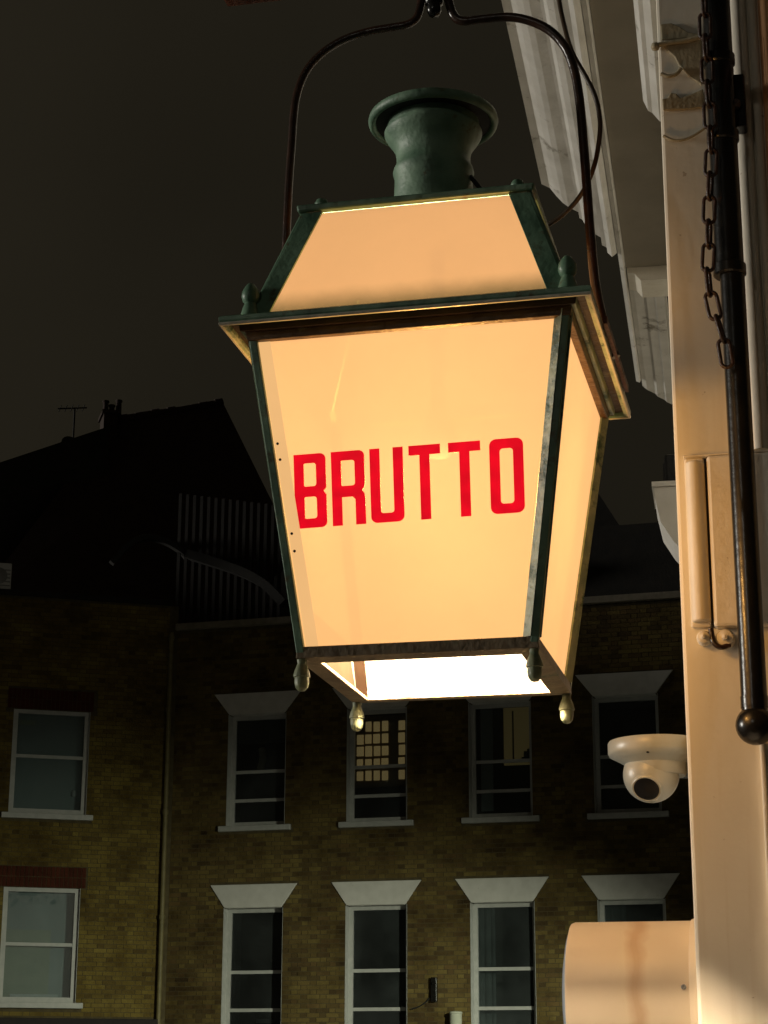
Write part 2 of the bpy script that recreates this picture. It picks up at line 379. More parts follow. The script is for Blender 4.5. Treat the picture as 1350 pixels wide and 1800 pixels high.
# ================================================================== near building
bld = empty('corner_building', (0,0,0), 0, 'cream painted corner building with moulded white cornices, at the right edge', 'building')
C0 = LF.world((.352, .45, 0)); ex = Vector((LF.c, LF.s, 0)); sdv = Vector((math.sin(SD), math.cos(SD), 0))
plan = [C0, C0+ex*3.2, C0+ex*3.2+sdv*16, C0+sdv*16]
w = MB(); w.loft([(p.x,p.y,0) for p in plan], [(p.x,p.y,6.6) for p in plan]); w.build('wall', M['cream_wall'], bld, bevel=.006)
lat0 = SF.local(C0).x
pv = MB(); pv.loft([(p.x,p.y,.004) for p in (C0-ex*1.6-sdv*2.4, C0+ex*3.2-sdv*2.4, C0+ex*3.2+sdv*16, C0-ex*1.6+sdv*16)],
                   [(p.x,p.y,.13) for p in (C0-ex*1.6-sdv*2.4, C0+ex*3.2-sdv*2.4, C0+ex*3.2+sdv*16, C0-ex*1.6+sdv*16)])
tag(pv.build('pavement', M['paving']), kind='structure')

def run(name, prof, s0, s1, mat, skew=0.0, smooth=None):
    """moulding with profile (lateral, z above camera) along the side facade; skew lets the far end follow the mitre"""
    b = MB()
    A = [SF.world((x, s0, z+CAM_Z)) for x, z in prof]
    B = [SF.world((x, s1 + skew*(x-prof[0][0]), z+CAM_Z)) for x, z in prof]
    return b.loft(A, B).build(name, mat, bld, smooth=smooth)
# crown moulding of the near bay: stepped cyma that climbs outwards
crown = [(-.455,4.03),(-.478,4.035),(-.482,4.075),(-.52,4.085),(-.548,4.105),(-.566,4.135),(-.580,4.14),(-.584,4.17),(-.628,4.178),(-.655,4.19),(-.685,4.215),(-.712,4.245),(-.75,4.25),(-.755,4.36),(-.455,4.36)]
run('crown_moulding', crown, 3.9, 9.05, M['cornice'], skew=1.1)
run('fillet_moulding', [(-.405,3.985),(-.430,3.965),(-.452,3.99),(-.452,4.3),(-.405,4.3)], 3.9, 9.02, M['cornice'])
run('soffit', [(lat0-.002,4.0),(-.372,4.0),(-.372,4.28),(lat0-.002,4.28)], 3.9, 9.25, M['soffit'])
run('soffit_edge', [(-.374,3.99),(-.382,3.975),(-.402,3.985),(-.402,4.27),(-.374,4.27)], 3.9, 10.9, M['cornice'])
run('crown_moulding', [(-.19,3.96),(-.235,3.962),(-.245,3.970),(-.285,3.973),(-.30,3.985),(-.345,3.988),(-.371,4.0),(-.371,4.25),(-.19,4.25)], 9.5, 11.3, M['cornice'], skew=1.5)
run('console_block', [(lat0-.002,3.93),(-.30,3.93),(-.33,3.97),(-.368,3.98),(-.368,4.24),(lat0-.002,4.24)], 9.26, 9.49, M['cream_trim'])
run('string_moulding', [(lat0-.002,3.38),(-.120,3.385),(-.145,3.41),(-.160,3.415),(-.176,3.45),(-.182,3.55),(lat0-.002,3.55)], 3.8, 6.55, M['cornice'], skew=.8)
cb = empty('window_hood_console', SF.world((-.13, 7.6, 3.55)), -SD, 'white scrolled console jutting from the building side, above the dome camera', 'console')
b = MB(); pr = [(-.216,2.24),(-.216,2.20),(-.196,2.10),(-.150,2.02),(-.095,1.955),(lat0-.002,1.95),(lat0-.002,2.24)]
b.loft([(x,7.35,z+CAM_Z) for x,z in pr], [(x,7.65,z+CAM_Z) for x,z in pr])
off = (-.13, 7.6, 3.55); b.build('scroll', M['cornice'], cb, off)
MB().box(-.225,lat0-.002,7.34,7.66,2.243+CAM_Z,2.262+CAM_Z).build('cap', M['cornice'], cb, off)
al = empty('alarm_box', SF.world((-.12, 7.5, 3.88)), -SD, 'small black box on top of the white console', 'box')
off = (-.12, 7.5, 3.88)
MB().box(-.175,lat0-.002,7.42,7.58,2.265+CAM_Z,2.40+CAM_Z).build('body', M['black'], al, off, bevel=.012)
MB().box(-.182,-.176,7.45,7.55,2.29+CAM_Z,2.37+CAM_Z).build('front_cover', M['black'], al, off)

# mouldings on the face that looks at us
LO = Matrix.Identity(4)
def on_face(mb, name, mat, parent, **k): return mb.build(name, mat, parent, **k)
face = empty('corner_building_trim', (0,0,0))
bpy.data.objects.remove(face)
def lw(p): return LF.world(p)
def lfbox(mb, x0,x1,y0,y1,z0,z1):
    A = [lw((x,y,z0)) for x,y in ((x0,y0),(x1,y0),(x1,y1),(x0,y1))]; B = [lw((x,y,z1)) for x,y in ((x0,y0),(x1,y0),(x1,y1),(x0,y1))]
    return mb.loft(A, B)
for x, r, m in ((.508,.017,'cream_trim'),(.536,.009,'cream_trim'),(.560,.013,'orange_reflection'),(.590,.016,'cream_trim')):
    b = MB(); b.tube([lw((x,.449,2.70)), lw((x,.449,4.3))], r, 16); b.build('vertical_moulding', M[m], bld, smooth=40)
lfbox(MB(), .478,.487,.437,.452,1.2,2.17).build('vertical_moulding', M['cream_trim'], bld, bevel=.003)

# shutter box on the wall
sb = empty('shutter_box', lw((.46,.43,2.36)), YAW, 'cream shutter box with rounded edge strip and dark gap, behind the black pole', 'shutter box')
off = (.46,.43,2.36)
MB().box(.410,.75,.424,.449,2.372,2.690).build('door_panel', M['cream_trim'], sb, off, bevel=.006)
b = MB(); b.tube([(.388,.441,2.385),(.388,.441,2.683)], .017, 16); b.build('edge_strip', M['cream_trim'], sb, off, smooth=40, bevel=.003)
MB().box(.369,.404,.440,.4495,2.376,2.692).build('back_plate', M['cream_trim'], sb, off, bevel=.004)
MB().box(.4045,.4095,.444,.4495,2.376,2.690).build('gap_strip', M['black_in'], sb, off)
MB().box(.368,.755,.432,.4495,2.692,2.696).build('top_lip', M['cream_trim'], sb, off, bevel=.002)
for x, z, r in ((.391,2.355,.013),(.428,2.352,.017),(.518,2.36,.016)):
    b = MB(); b.lathe([(r*.4,0),(r,.004),(r,.018),(r*.8,.024),(r*.35,.026),(r*.3,.034),(0,.036)], (x,.449,z), 18, (0,-1,0)); b.build('knob', M['cream_trim'], sb, off, smooth=40)
b = MB(); b.tube(spline([(.404,.43,2.37),(.408,.425,2.345),(.420,.425,2.335),(.436,.43,2.34)]), .005, 8); b.build('hook', M['iron'], sb, off, smooth=60)

# black pole
PY = .385
pt = LF.at(1328,1275,PY); px = pt.x
pole = empty('awning_pole', lw((px,PY,pt.z)), YAW, 'black glossy vertical pole with ball end, in front of the cream wall', 'pole')
off = (px,PY,pt.z)
b = MB(); b.tube([(px,PY,pt.z+.02),(px,PY,2.9),(px,PY,4.4)], .0225, 24); b.build('shaft', M['black'], pole, off, smooth=40)
b = MB(); b.lathe([(0,-.034)]+[(.034*math.sin(a), -.034*math.cos(a)) for a in [math.pi*i/14 for i in range(1,13)]]+[(.0235,.03),(.0235,.05)], (px,PY,pt.z), 28); b.build('ball_end', M['black'], pole, off, smooth=60)
b = MB(); b.tube([(px-.004,PY,3.02),(px-.004,PY,4.4)], .0265, 20); b.build('sleeve', M['black'], pole, off, smooth=40)
for z in (3.03, 3.30, 3.46):
    b = MB(); b.lathe([(.027,-.012),(.030,-.009),(.030,.009),(.027,.012)], (px-.004,PY,z), 24); b.build('collar', M['black'], pole, off, smooth=40)
MB().box(px-.02,px+.02,PY,.46,3.56+.55,3.60+.55).build('wall_bracket', M['black'], pole, off)

# chain
path = spline([LF.at(u,v,.345) for u,v in ((1236,-60),(1240,60),(1245,160),(1250,260),(1247,350),(1246,420),(1245,490),(1254,540),(1268,585),(1276,625))], 40)
ch = empty('hanging_chain', lw(path[-1]), YAW, 'rusty link chain hanging beside the black pole', 'chain')
off = tuple(path[-1])
d = [0]
for i in range(1, len(path)): d.append(d[-1] + (path[i]-path[i-1]).length)
L = .062; pitch_l = .0475; k = 0; s = L/2
while s < d[-1]:
    i = next(j for j in range(len(d)) if d[j] >= s)
    c = path[i]; t = (path[min(i+6,len(path)-1)]-path[max(i-6,0)]).normalized()
    a = Vector((1,0,0)) if k % 2 == 0 else Vector((.25,1,0))
    a = (a - t*a.dot(t)).normalized(); hw = .0105; hl = L/2-.004; pts = []
    for q in range(20):
        th = 2*math.pi*q/20; cx_, sx_ = math.cos(th), math.sin(th)
        pts.append(c + a*hw*cx_ + t*((hl-hw)*(1 if sx_ > 0 else -1) + hw*sx_))
    b = MB(); b.tube(pts, .0036, 8, True); b.build('link', M['chain'], ch, off, smooth=60)
    s += pitch_l; k += 1

# black clamp on the moulding
p0 = LF.at(1298,182,.41)
cl = empty('pipe_clamp', lw((p0.x,.43,p0.z)), YAW, 'black clamp on the vertical moulding right of the pole, near the top', 'clamp')
off = (p0.x,.43,p0.z)
MB().box(p0.x-.012,p0.x+.014,.395,.432,p0.z-.055,p0.z+.055).build('plate', M['black'], cl, off, bevel=.004)
b = MB(); b.lathe([(.009,0),(.009,.012),(.005,.018)], (p0.x-.004,.395,p0.z-.012), 12, (0,-1,0)); b.build('bolt', M['chain'], cl, off, smooth=40)

# thin olive plates and rods on the upper wall, built after likely shadows
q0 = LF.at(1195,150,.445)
br = empty('wall_shadow_shapes', lw(q0), YAW, 'thin olive shadow shapes flat on the cream wall, left of the pole', 'bracket')  # filed as bracket; the dark shapes may be only its cast shadow
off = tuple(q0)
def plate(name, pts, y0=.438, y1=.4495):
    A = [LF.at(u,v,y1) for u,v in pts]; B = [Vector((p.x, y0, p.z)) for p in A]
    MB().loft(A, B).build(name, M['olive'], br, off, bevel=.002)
plate('broad_shadow', [(1166,83),(1233,72),(1234,152),(1214,138),(1193,116),(1186,102),(1176,93)], .444)
plate('leaf_shadow', [(1161,44),(1180,42),(1196,49),(1210,58),(1233,62),(1233,66),(1163,72)], .445)
plate('lower_shadow', [(1164,176),(1174,174),(1179,165),(1189,166),(1196,174),(1216,167),(1236,158),(1237,190),(1215,193),(1166,196)], .444)
for nm, pp, r in (('arm', [(1152,80),(1180,75),(1208,71),(1235,64)], .005), ('hook', [(1162,130),(1175,134),(1189,130),(1197,120)], .0042), ('hoop_shadow', [(1166,239),(1182,246),(1200,246),(1218,239),(1238,226)], .003)):  # rods follow dark lines that may be shadow
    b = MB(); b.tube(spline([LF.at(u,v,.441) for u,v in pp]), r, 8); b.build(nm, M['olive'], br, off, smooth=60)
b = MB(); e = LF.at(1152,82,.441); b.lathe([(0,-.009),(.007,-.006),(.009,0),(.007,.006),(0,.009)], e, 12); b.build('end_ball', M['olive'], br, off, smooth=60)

# ================================================================== the lantern
ZB, ZT, ZC, ZR, ZCAP = 2.2314, 2.7205, 2.7274, 2.9492, 3.183
HBt, HT, HC, HR = .1815, .250, .2867, .1935
LZ = 2.16
lan = empty('hanging_lantern', (LF.o[0], LF.o[1], LZ), YAW, 'green framed street lantern with glowing opal glass and red lettering', 'lantern')
LOFF = (0,0,LZ)
def side_pt(k, along, out, z):
    """side k: 0 front, 1 right, 2 back, 3 left"""
    x, y = along, -out
    for _ in range(k): x, y = -y, x
    return (x, y, z)
def ring_side(prof, k, name, mat, bevel=0.0, parent=None, inset=0.0):
    b = MB(); b.loft([side_pt(k, -h+inset, h, z) for h, z in prof], [side_pt(k, h-inset, h, z) for h, z in prof])
    return b.build(name, mat, parent or lan, LOFF, bevel=bevel)
def face_pt(k, u, z, out=0.0, hb=HBt, zb=ZB, ht=HT, zt=ZT, inset=0.0):
    """u in [-1,1] across the tapered face at height z"""
    t = (z-zb)/(zt-zb); h = hb+(ht-hb)*t
    return side_pt(k, u*(h-inset), h+out, z)
def strip(k, u_in, w, z0, z1, o0, o1, name, mat, hb=HBt, zb=ZB, ht=HT, zt=ZT, parent=None, bevel=0.0):
    """strip of width w along a face edge, starting u_in metres in from the corner; u_in<0 = from the left corner"""
    b = MB(); A, B = [], []
    for z, L_ in ((z0, A), (z1, B)):
        t = (z-zb)/(zt-zb); h = hb+(ht-hb)*t; sg = -1 if u_in < 0 else 1; a0 = sg*(h-abs(u_in)); a1 = sg*(h-abs(u_in)-w)
        for al_, o in ((a0,o0),(a1,o0),(a1,o1),(a0,o1)): L_.append(side_pt(k, al_, h+o, z))
    return b.loft(A, B).build(name, mat, parent or lan, LOFF, bevel=bevel)

pane_front = None
for k in range(4):
    # body glass
    b = MB(); n = 1
    b.add([face_pt(k,-1,ZB,-.007,inset=.0072), face_pt(k,1,ZB,-.007,inset=.0072), face_pt(k,1,ZT+.01,-.007,inset=.0072), face_pt(k,-1,ZT+.01,-.007,inset=.0072)], [(0,1,2,3)])
    o = b.build('glass_pane', M['opal'], lan, LOFF)
    if k == 0:
        pane_front = o; o['label'] = 'front glass pane with red lettering'
    # corner post
    sx, sy = ((-1,-1),(1,-1),(1,1),(-1,1))[k]
    b = MB(); w_ = .0085
    b.beam((sx*(HBt-w_/2+.001), sy*(HBt-w_/2+.001), ZB-.012), (sx*(HT-w_/2+.001), sy*(HT-w_/2+.001), ZT+.004), w_+.004, w_+.004)
    b.build('corner_post', M['green'], lan, LOFF, bevel=.0015)
    # glazing beads each side of the pane
    if k == 0: strip(k, -.0105, .019, ZB+.001, ZT-.002, -.0065, -.0055, 'glass_edge', M['opal_edge'], parent=pane_front)
    for sg in (-1, 1):
        b = MB(); A_, B_ = [], []
        for z, Ls in ((ZB+.001, A_), (ZT-.002, B_)):
            h = HBt+(HT-HBt)*(z-ZB)/(ZT-ZB)
            for dd, o_ in ((.0080,-.0062),(.0215,-.0062),(.0205,-.0035),(.0080,.0065)): Ls.append(side_pt(k, sg*(h-dd), h+o_, z))
        if k == 0 and sg == -1: continue
        b.loft(A_, B_).build('glazing_bead', M['green_pale'], lan, LOFF)
    # bottom rail
    hb = HBt+.003
    ring_side([(hb, ZB+.001), (hb+.001, ZB-.017), (hb-.030, ZB-.0195), (hb-.031, ZB-.014), (hb-.012, ZB-.012), (hb-.012, ZB+.001)], k, 'bottom_rail', M['frame_under'], .0012)
    # top rail under the gutter
    ring_side([(HT-.010, ZT-.012), (HT+.003, ZT-.012), (HT+.006, ZC-.004), (HT-.010, ZC+.004)], k, 'top_rail', M['gutter'], .001)
    # gutter
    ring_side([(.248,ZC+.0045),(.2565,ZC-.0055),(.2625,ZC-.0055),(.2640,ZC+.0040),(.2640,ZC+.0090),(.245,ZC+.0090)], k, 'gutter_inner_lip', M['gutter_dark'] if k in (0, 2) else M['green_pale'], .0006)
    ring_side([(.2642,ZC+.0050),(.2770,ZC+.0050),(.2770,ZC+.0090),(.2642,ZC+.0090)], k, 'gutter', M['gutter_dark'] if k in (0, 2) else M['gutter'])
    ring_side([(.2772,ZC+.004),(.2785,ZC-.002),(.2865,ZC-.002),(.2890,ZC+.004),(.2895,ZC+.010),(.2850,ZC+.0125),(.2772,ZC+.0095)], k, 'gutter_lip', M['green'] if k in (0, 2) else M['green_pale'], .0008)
    ring_side([(.2845,ZC-.0022),(.2845,ZC-.0040),(.2880,ZC-.0040),(.2895,ZC-.0005),(.2885,ZC+.0012)], k, 'gutter_glint', M['lip_glint'], .0004)
    # cove between gutter and roof glass
    ring_side([(.2845,ZC+.0130),(.273,ZC+.0165),(.264,ZC+.0215),(.2560,ZC+.0235),(.2470,ZC+.0235),(.2470,ZC+.0095)], k, 'roof_apron', M['green'], 0)
    # roof glass and hips
    RB = dict(hb=.2532, zb=ZC+.022, ht=.186, zt=ZR-.001)
    b = MB(); b.add([face_pt(k,-1,RB['zb'],-.005,inset=.0052,**RB), face_pt(k,1,RB['zb'],-.005,inset=.0052,**RB), face_pt(k,1,RB['zt'],-.005,inset=.0052,**RB), face_pt(k,-1,RB['zt'],-.005,inset=.0052,**RB)], [(0,1,2,3)])
    b.build('roof_pane', M['opal_roof'], lan, LOFF)
    strip(k, -.003, .031, RB['zb']-.004, RB['zt'], -.003, .003, 'roof_hip', M['green'], parent=lan, bevel=.001, **RB)
    strip(k, .003, .031, RB['zb']-.004, RB['zt'], -.003, .003, 'roof_hip', M['green'], parent=lan, bevel=.001, **RB)
    b = MB(); b.beam((sx*.2512, sy*.2512, RB['zb']-.006), (sx*.184, sy*.184, RB['zt']), .010, .010); b.build('hip_roll', M['green'], lan, LOFF, bevel=.003)
    # finials
    b = MB(); zf = ZC+.014
    b.lathe([(.0175,0),(.0175,.004),(.015,.012),(.0115,.024),(.009,.030),(.0125,.034),(.0145,.041),(.0135,.050),(.009,.058),(.005,.063),(0,.065)], (sx*.2500, sy*.2500, zf), 20)
    b.build('top_finial', M['green'], lan, LOFF, smooth=50)
    b = MB(); zf = ZB-.018
    b.lathe([(.0080,0),(.0068,-.006),(.0085,-.010),(.0112,-.017),(.0128,-.0235),(.0128,-.0265),(.0110,-.0275),(.0110,-.0355),(.0095,-.0425),(.0055,-.0475),(0,-.049)], (sx*(HBt-.004), sy*(HBt-.004), zf), 20)
    b.build('bottom_finial', M['finial'], lan, LOFF, smooth=40)
# unseen dark lining added so bright inner faces don't show through the glass
M['lining'] = paint('added_dark_lining', (.037,.036,.032), (.042,.041,.037), 20, .9, 0, spec=0)
for k in range(4):
    ring_side([(HT-.0135, ZT-.014), (HT-.0120, ZT-.014), (.2462, ZC+.022), (.2447, ZC+.022)], k, 'added_inner_lining', M['lining'])
MB().box(-.178,.178,-.178,.178,ZR-.0065,ZR-.0045).build('added_ceiling_lining', M['lining'], lan, LOFF)
# iron angles in the open bottom; dark plate added to dim the left pane
M['inner'] = paint('heat_browned_iron', (.0062,.0036,.0021), (.0085,.0049,.0029), 30, .9, .1, spec=0)
M['dimming_plate'] = paint('pane_dimming_plate', (.0120,.0100,.0064), (.0148,.0124,.0080), 20, .9, .05, spec=0)
for sx, sy in ((-1,1),(1,1)):
    MB().beam((sx*(HBt-.0165), sy*(HBt-.0165), ZB-.010), (sx*(HT-.0165), sy*(HT-.0165), ZT), .016, .016).build('inner_angle', M['inner'], lan, LOFF)
strip(3, .02, .30, ZB-.010, ZB+.055, -.0105, -.0090, 'dimming_plate', M['dimming_plate'])
b = MB(); b.bar(side_pt(3, -.13, HBt-.006, ZB+.062), side_pt(3, .15, HBt-.006, ZB+.062), .008); b.build('inner_bar', M['inner'], lan, LOFF)
# rivets on the left glazing bead
for z in (2.545, 2.520, 2.405, 2.378):
    t = (z-ZB)/(ZT-ZB); h = HBt+(HT-HBt)*t
    b = MB(); b.lathe([(.0022,0),(.0022,.001),(.001,.0016)], side_pt(0, -h+.017, h+.0004, z), 10, (0,-1,0)); b.build('rivet', M['iron'], lan, LOFF, smooth=40)
# top plate
b = MB(); A = lambda h, z: [(-h,-h,z),(h,-h,z),(h,h,z),(-h,h,z)]
b.loft(A(HR-.001, ZR), A(HR+.001, ZR+.012)); b.build('top_plate', M['green'], lan, LOFF, bevel=.003)
b = MB(); b.loft(A(.150, ZR+.0122), A(.085, ZR+.026)); b.build('top_plate_step', M['green'], lan, LOFF, bevel=.004)
for x, y in ((-.162,-.155),(.162,-.155),(.162,.155),(-.162,.155)):
    b = MB(); b.lathe([(.006,0),(.006,.006),(.0105,.010),(.0115,.017),(.0085,.023),(0,.026)], (x,y,ZR+.012), 16); b.build('bolt_head', M['green'], lan, LOFF, smooth=50)
# chimney
CX = -.006
b = MB(); z0 = ZR+.024
b.lathe([(.0700,z0-.004),(.0670,z0+.010),(.0680,3.020),(.0665,3.080),(.0680,3.084),(.0695,3.090),(.0680,3.096),(.0650,3.101),(.0632,3.110),(.0636,3.121),(.0655,3.132),(.0720,3.143),(.0790,3.153),(.0835,3.161),(.0842,3.165),(.0835,3.167),(.0795,3.168),(.0785,3.212)], (CX,0,0), 48)
b.build('chimney', M['verdigris'], lan, LOFF, smooth=50)
b = MB(); zc = ZCAP
b.lathe([(.0985,zc+.014),(.0990,zc+.001),(.1015,zc-.003),(.1065,zc-.004),(.1105,zc-.001),(.1120,zc+.005),(.1105,zc+.011),(.100,zc+.0165),(.075,zc+.030),(.035,zc+.040),(0,zc+.042)], (CX,0,0), 56)
b.build('chimney_cap', M['verdigris'], lan, LOFF, smooth=50)
b = MB(); b.lathe([(.0984,zc+.0005),(.0978,zc+.0140),(.0788,zc+.0250)], (CX,0,0), 48); b.build('cap_shade_lining', M['black_in'], lan, LOFF, smooth=50)  # black sheet paints the shaded void inside the cap
b = MB(); b.tube([(.060,-.01,z0+.10),(.118,-.03,z0+.010)], .004, 8); b.build('chimney_stay', M['black_in'], lan, LOFF, smooth=50)
# bulb inside
BZ = 2.61
b = MB(); b.lathe([(.012,.075),(.014,.05),(.024,.028),(.030,.006),(.028,-.014),(.018,-.028),(0,-.033)], (0,0,BZ), 20); b.build('bulb', M['bulb'], lan, LOFF, smooth=60)
b = MB(); b.tube([(0,0,BZ+.07),(0,0,ZR)], .012, 12); b.build('lamp_holder', M['holder'], lan, LOFF, smooth=50)
ld = bpy.data.lights.new('lantern_light', 'POINT'); lo = bpy.data.objects.new('lantern_light', ld); col.objects.link(lo)
ld.energy = 660; ld.color = (1.0, .76, .50); ld.shadow_soft_size = .07
lo.parent = lan; lo.location = (0, 0, BZ-.072-LZ)

# letters
def rr(x0,y0,x1,y1,r, n=5):
    """rectangle with radii (bl, br, tr, tl)"""
    out = []
    for (cx_,cy_,a0), q in zip(((x0,y0,180),(x1,y0,270),(x1,y1,0),(x0,y1,90)), r):
        ox = cx_ + (q if cx_ == x0 else -q); oy = cy_ + (q if cy_ == y0 else -q)
        if q == 0: out.append((cx_,cy_)); continue
        for i in range(n+1):
            a = R(a0 + 90*i/n); out.append((ox+q*math.cos(a), oy+q*math.sin(a)))
    return out
LW = .144; SW = .044; HH = .335          # letter width, stroke and height in units of the word's width
def glyph(c, w_):
    hi = HH; s = SW; r = .022
    if c == 'B':
        out = rr(0,0,w_,hi,(0,.026,.026,0))
        i = next(j for j,(x,y) in enumerate(out) if x > w_*.9 and y > hi*.5)
        out = out[:i] + [(w_,hi*.44),(w_-.012,hi*.485),(w_,hi*.53)] + out[i:]
        return [out, rr(s,.042,w_-s,hi*.42,(.006,.012,.012,.006))[::-1], rr(s,hi*.56,w_-s,hi-.042,(.006,.012,.012,.006))[::-1]]
    if c == 'R':
        out = [(0,0),(s,0),(s,hi*.38),(w_-s-.012,hi*.38),(w_-s,hi*.34),(w_-s,0),(w_,0),(w_,hi*.36),(w_-.004,hi*.42),(w_-.014,hi*.46),(w_-.004,hi*.50),(w_,hi*.56)]
        for i in range(6): a = R(90*i/5); out.append((w_-.026+.026*math.cos(a), hi-.026+.026*math.sin(a)))
        out.append((0,hi)); return [out, rr(s,hi*.53,w_-s,hi-.042,(.004,.012,.012,.004))[::-1]]
    if c == 'U':
        out = [(0,hi)]
        for i in range(6): a = R(180+90*i/5); out.append((.028+.028*math.cos(a), .028+.028*math.sin(a)))
        for i in range(6): a = R(270+90*i/5); out.append((w_-.028+.028*math.cos(a), .028+.028*math.sin(a)))
        out += [(w_,hi),(w_-s,hi)]
        for i in range(5): a = R(0-90*i/4); out.append((w_-s-.012+.012*math.cos(a), .054+.012*math.sin(a)))
        for i in range(5): a = R(-90-90*i/4); out.append((s+.012+.012*math.cos(a), .054+.012*math.sin(a)))
        out += [(s,hi)]; return [out]
    if c == 'T':
        m_ = w_/2; return [[(m_-s/2,0),(m_+s/2,0),(m_+s/2,hi-.044),(w_,hi-.044),(w_,hi),(0,hi),(0,hi-.044),(m_-s/2,hi-.044)]]
    return [rr(0,0,w_,hi,(.030,)*4), rr(s,.044,w_-s,hi-.044,(.014,)*4)[::-1]]
# the word's corners on the pane
def on_pane(u, v):
    r = ray(u, v); o = LF.local((0,0,CAM_Z)); d_ = Vector((r.x*LF.c+r.y*LF.s, -r.x*LF.s+r.y*LF.c, r.z))
    g = (HT-HBt)/(ZT-ZB)      # pane: y = -(HBt + g*(z-ZB))
    t = -(HBt + g*(o.z-ZB) + o.y)/(d_.y + g*d_.z); return o + d_*t
wa, wb, wc_, wd = on_pane(518,929), on_pane(922,899), on_pane(918,767), on_pane(514,799)
def word_pt(x, y):
    y = y/HH; return (wa*(1-x)+wb*x)*(1-y) + (wd*(1-x)+wc_*x)*y
import bmesh
pn = Vector((0, -1, -(HT-HBt)/(ZT-ZB))).normalized()
dg = bpy.context.evaluated_depsgraph_get()
for c, x0, x1 in (('B',0,.142),('R',.166,.313),('U',.336,.482),('T',.507,.644),('T',.679,.817),('O',.855,1.0)):
    cu = bpy.data.curves.new('outline', 'CURVE'); cu.dimensions = '2D'; cu.fill_mode = 'BOTH'
    for poly in glyph(c, x1-x0):
        sp = cu.splines.new('POLY'); sp.points.add(len(poly)-1); sp.use_cyclic_u = True
        for p_, (x,y) in zip(sp.points, poly): p_.co = (x, y, 0, 1)
    cu.extrude = .5
    co = bpy.data.objects.new('outline', cu); me = bpy.data.meshes.new_from_object(co)
    me.name = 'letter'; bpy.data.objects.remove(co); bpy.data.curves.remove(cu)
    for v in me.vertices:
        p_ = word_pt(x0+v.co.x, v.co.y) + pn*(-.0055 if v.co.z > 0 else -.0067)
        v.co = (p_.x, p_.y, p_.z-LZ)
    b = bmesh.new(); b.from_mesh(me); bmesh.ops.recalc_face_normals(b, faces=b.faces); b.to_mesh(me); b.free()
    me.materials.clear(); me.materials.append(M['red'])
    o = bpy.data.objects.new('letter', me); col.objects.link(o); o.parent = pane_front
    o['label'] = 'red capital letter ' + c

# hanger loop
hp = [(497,640),(499,560),(501,480),(504,400),(508,320),(513,250),(517,195),(524,158),(540,122),(568,92),(606,69),(650,55),(690,48),(716,43),(731,33),(738,15),(742,-10),(750,-40)]
hq = [(1082,628),(1066,585),(1052,530),(1044,480),(1037,400),(1031,320),(1024,230),(1018,170),(1009,122),(994,84),(968,55),(935,38),(895,30),(845,34),(815,37),(800,30),(792,14),(786,-10),(776,-40)]
b = MB(); b.tube(spline([LF.at(u,v,0) for u,v in hp], 5), .0072, 12); b.build('hanger_rod', M['iron'], lan, LOFF, smooth=60)
b = MB(); b.tube(spline([LF.at(u,v,0) for u,v in hq], 5), .0080, 12); b.build('hanger_rod', M['iron'], lan, LOFF, smooth=60)
kp = LF.at(763,12,0)
b = MB(); b.lathe([(0,-.020),(.009,-.017),(.013,-.008),(.012,.002),(.016,.006),(.017,.020),(.013,.024),(.010,.045),(.010,.085)], kp, 20); b.build('hanger_knob', M['black'], lan, LOFF, smooth=50)
MB().loft([(.2915,-.15,ZC+.003),(.2975,-.15,ZC+.003),(.2975,-.15,ZC+.016),(.2915,-.15,ZC+.016)], [(.2915,.17,ZC+.003),(.2975,.17,ZC+.003),(.2975,.17,ZC+.016),(.2915,.17,ZC+.016)]).build('side_strap', M['arm'], lan, LOFF)

# arm the lantern hangs from
ap = LF.at(396,6,0)
arm = empty('overhead_bracket', lw((0,0,ap.z)), YAW, 'rusty red iron arm above the lantern, at the top edge', 'bracket arm')
off = (0,0,ap.z)
MB().box(ap.x, .62, -.014,.014, ap.z, ap.z+.028).build('bar', M['arm'], arm, off, bevel=.003)
MB().box(.592,.62, .0145,.449, ap.z, ap.z+.028).build('return_bar', M['arm'], arm, off)
MB().box(.555,.66, .437,.4495, ap.z-.04, ap.z+.06).build('wall_plate', M['arm'], arm, off)
b = MB(); b.lathe([(.020,0),(.020,.03)], (-.001,0,kp.z+.07), 16); b.build('hook_block', M['black'], arm, off, smooth=40)

# lantern cable
cp = [(978,-60),(983,0),(992,45),(1006,92),(1030,135),(1047,172),(1055,215),(1051,262),(1040,305),(1018,347),(990,377),(966,394),(940,405)]
ys = [.10,.08,.06,.02,.015,.02,.03,.04,.05,.07,.09,.10,.11]
pts = spline([LF.at(u,v,y) for (u,v),y in zip(cp,ys)], 6)
cab = MB().tube(pts, .0042, 10)
o = cab.build('lantern_cable', M['cable'], None, smooth=60)
for v in o.data.vertices: v.co = LF.world(v.co)
tag(o, 'thin brown cable looping past the hanger rod into the lantern roof', 'cable')

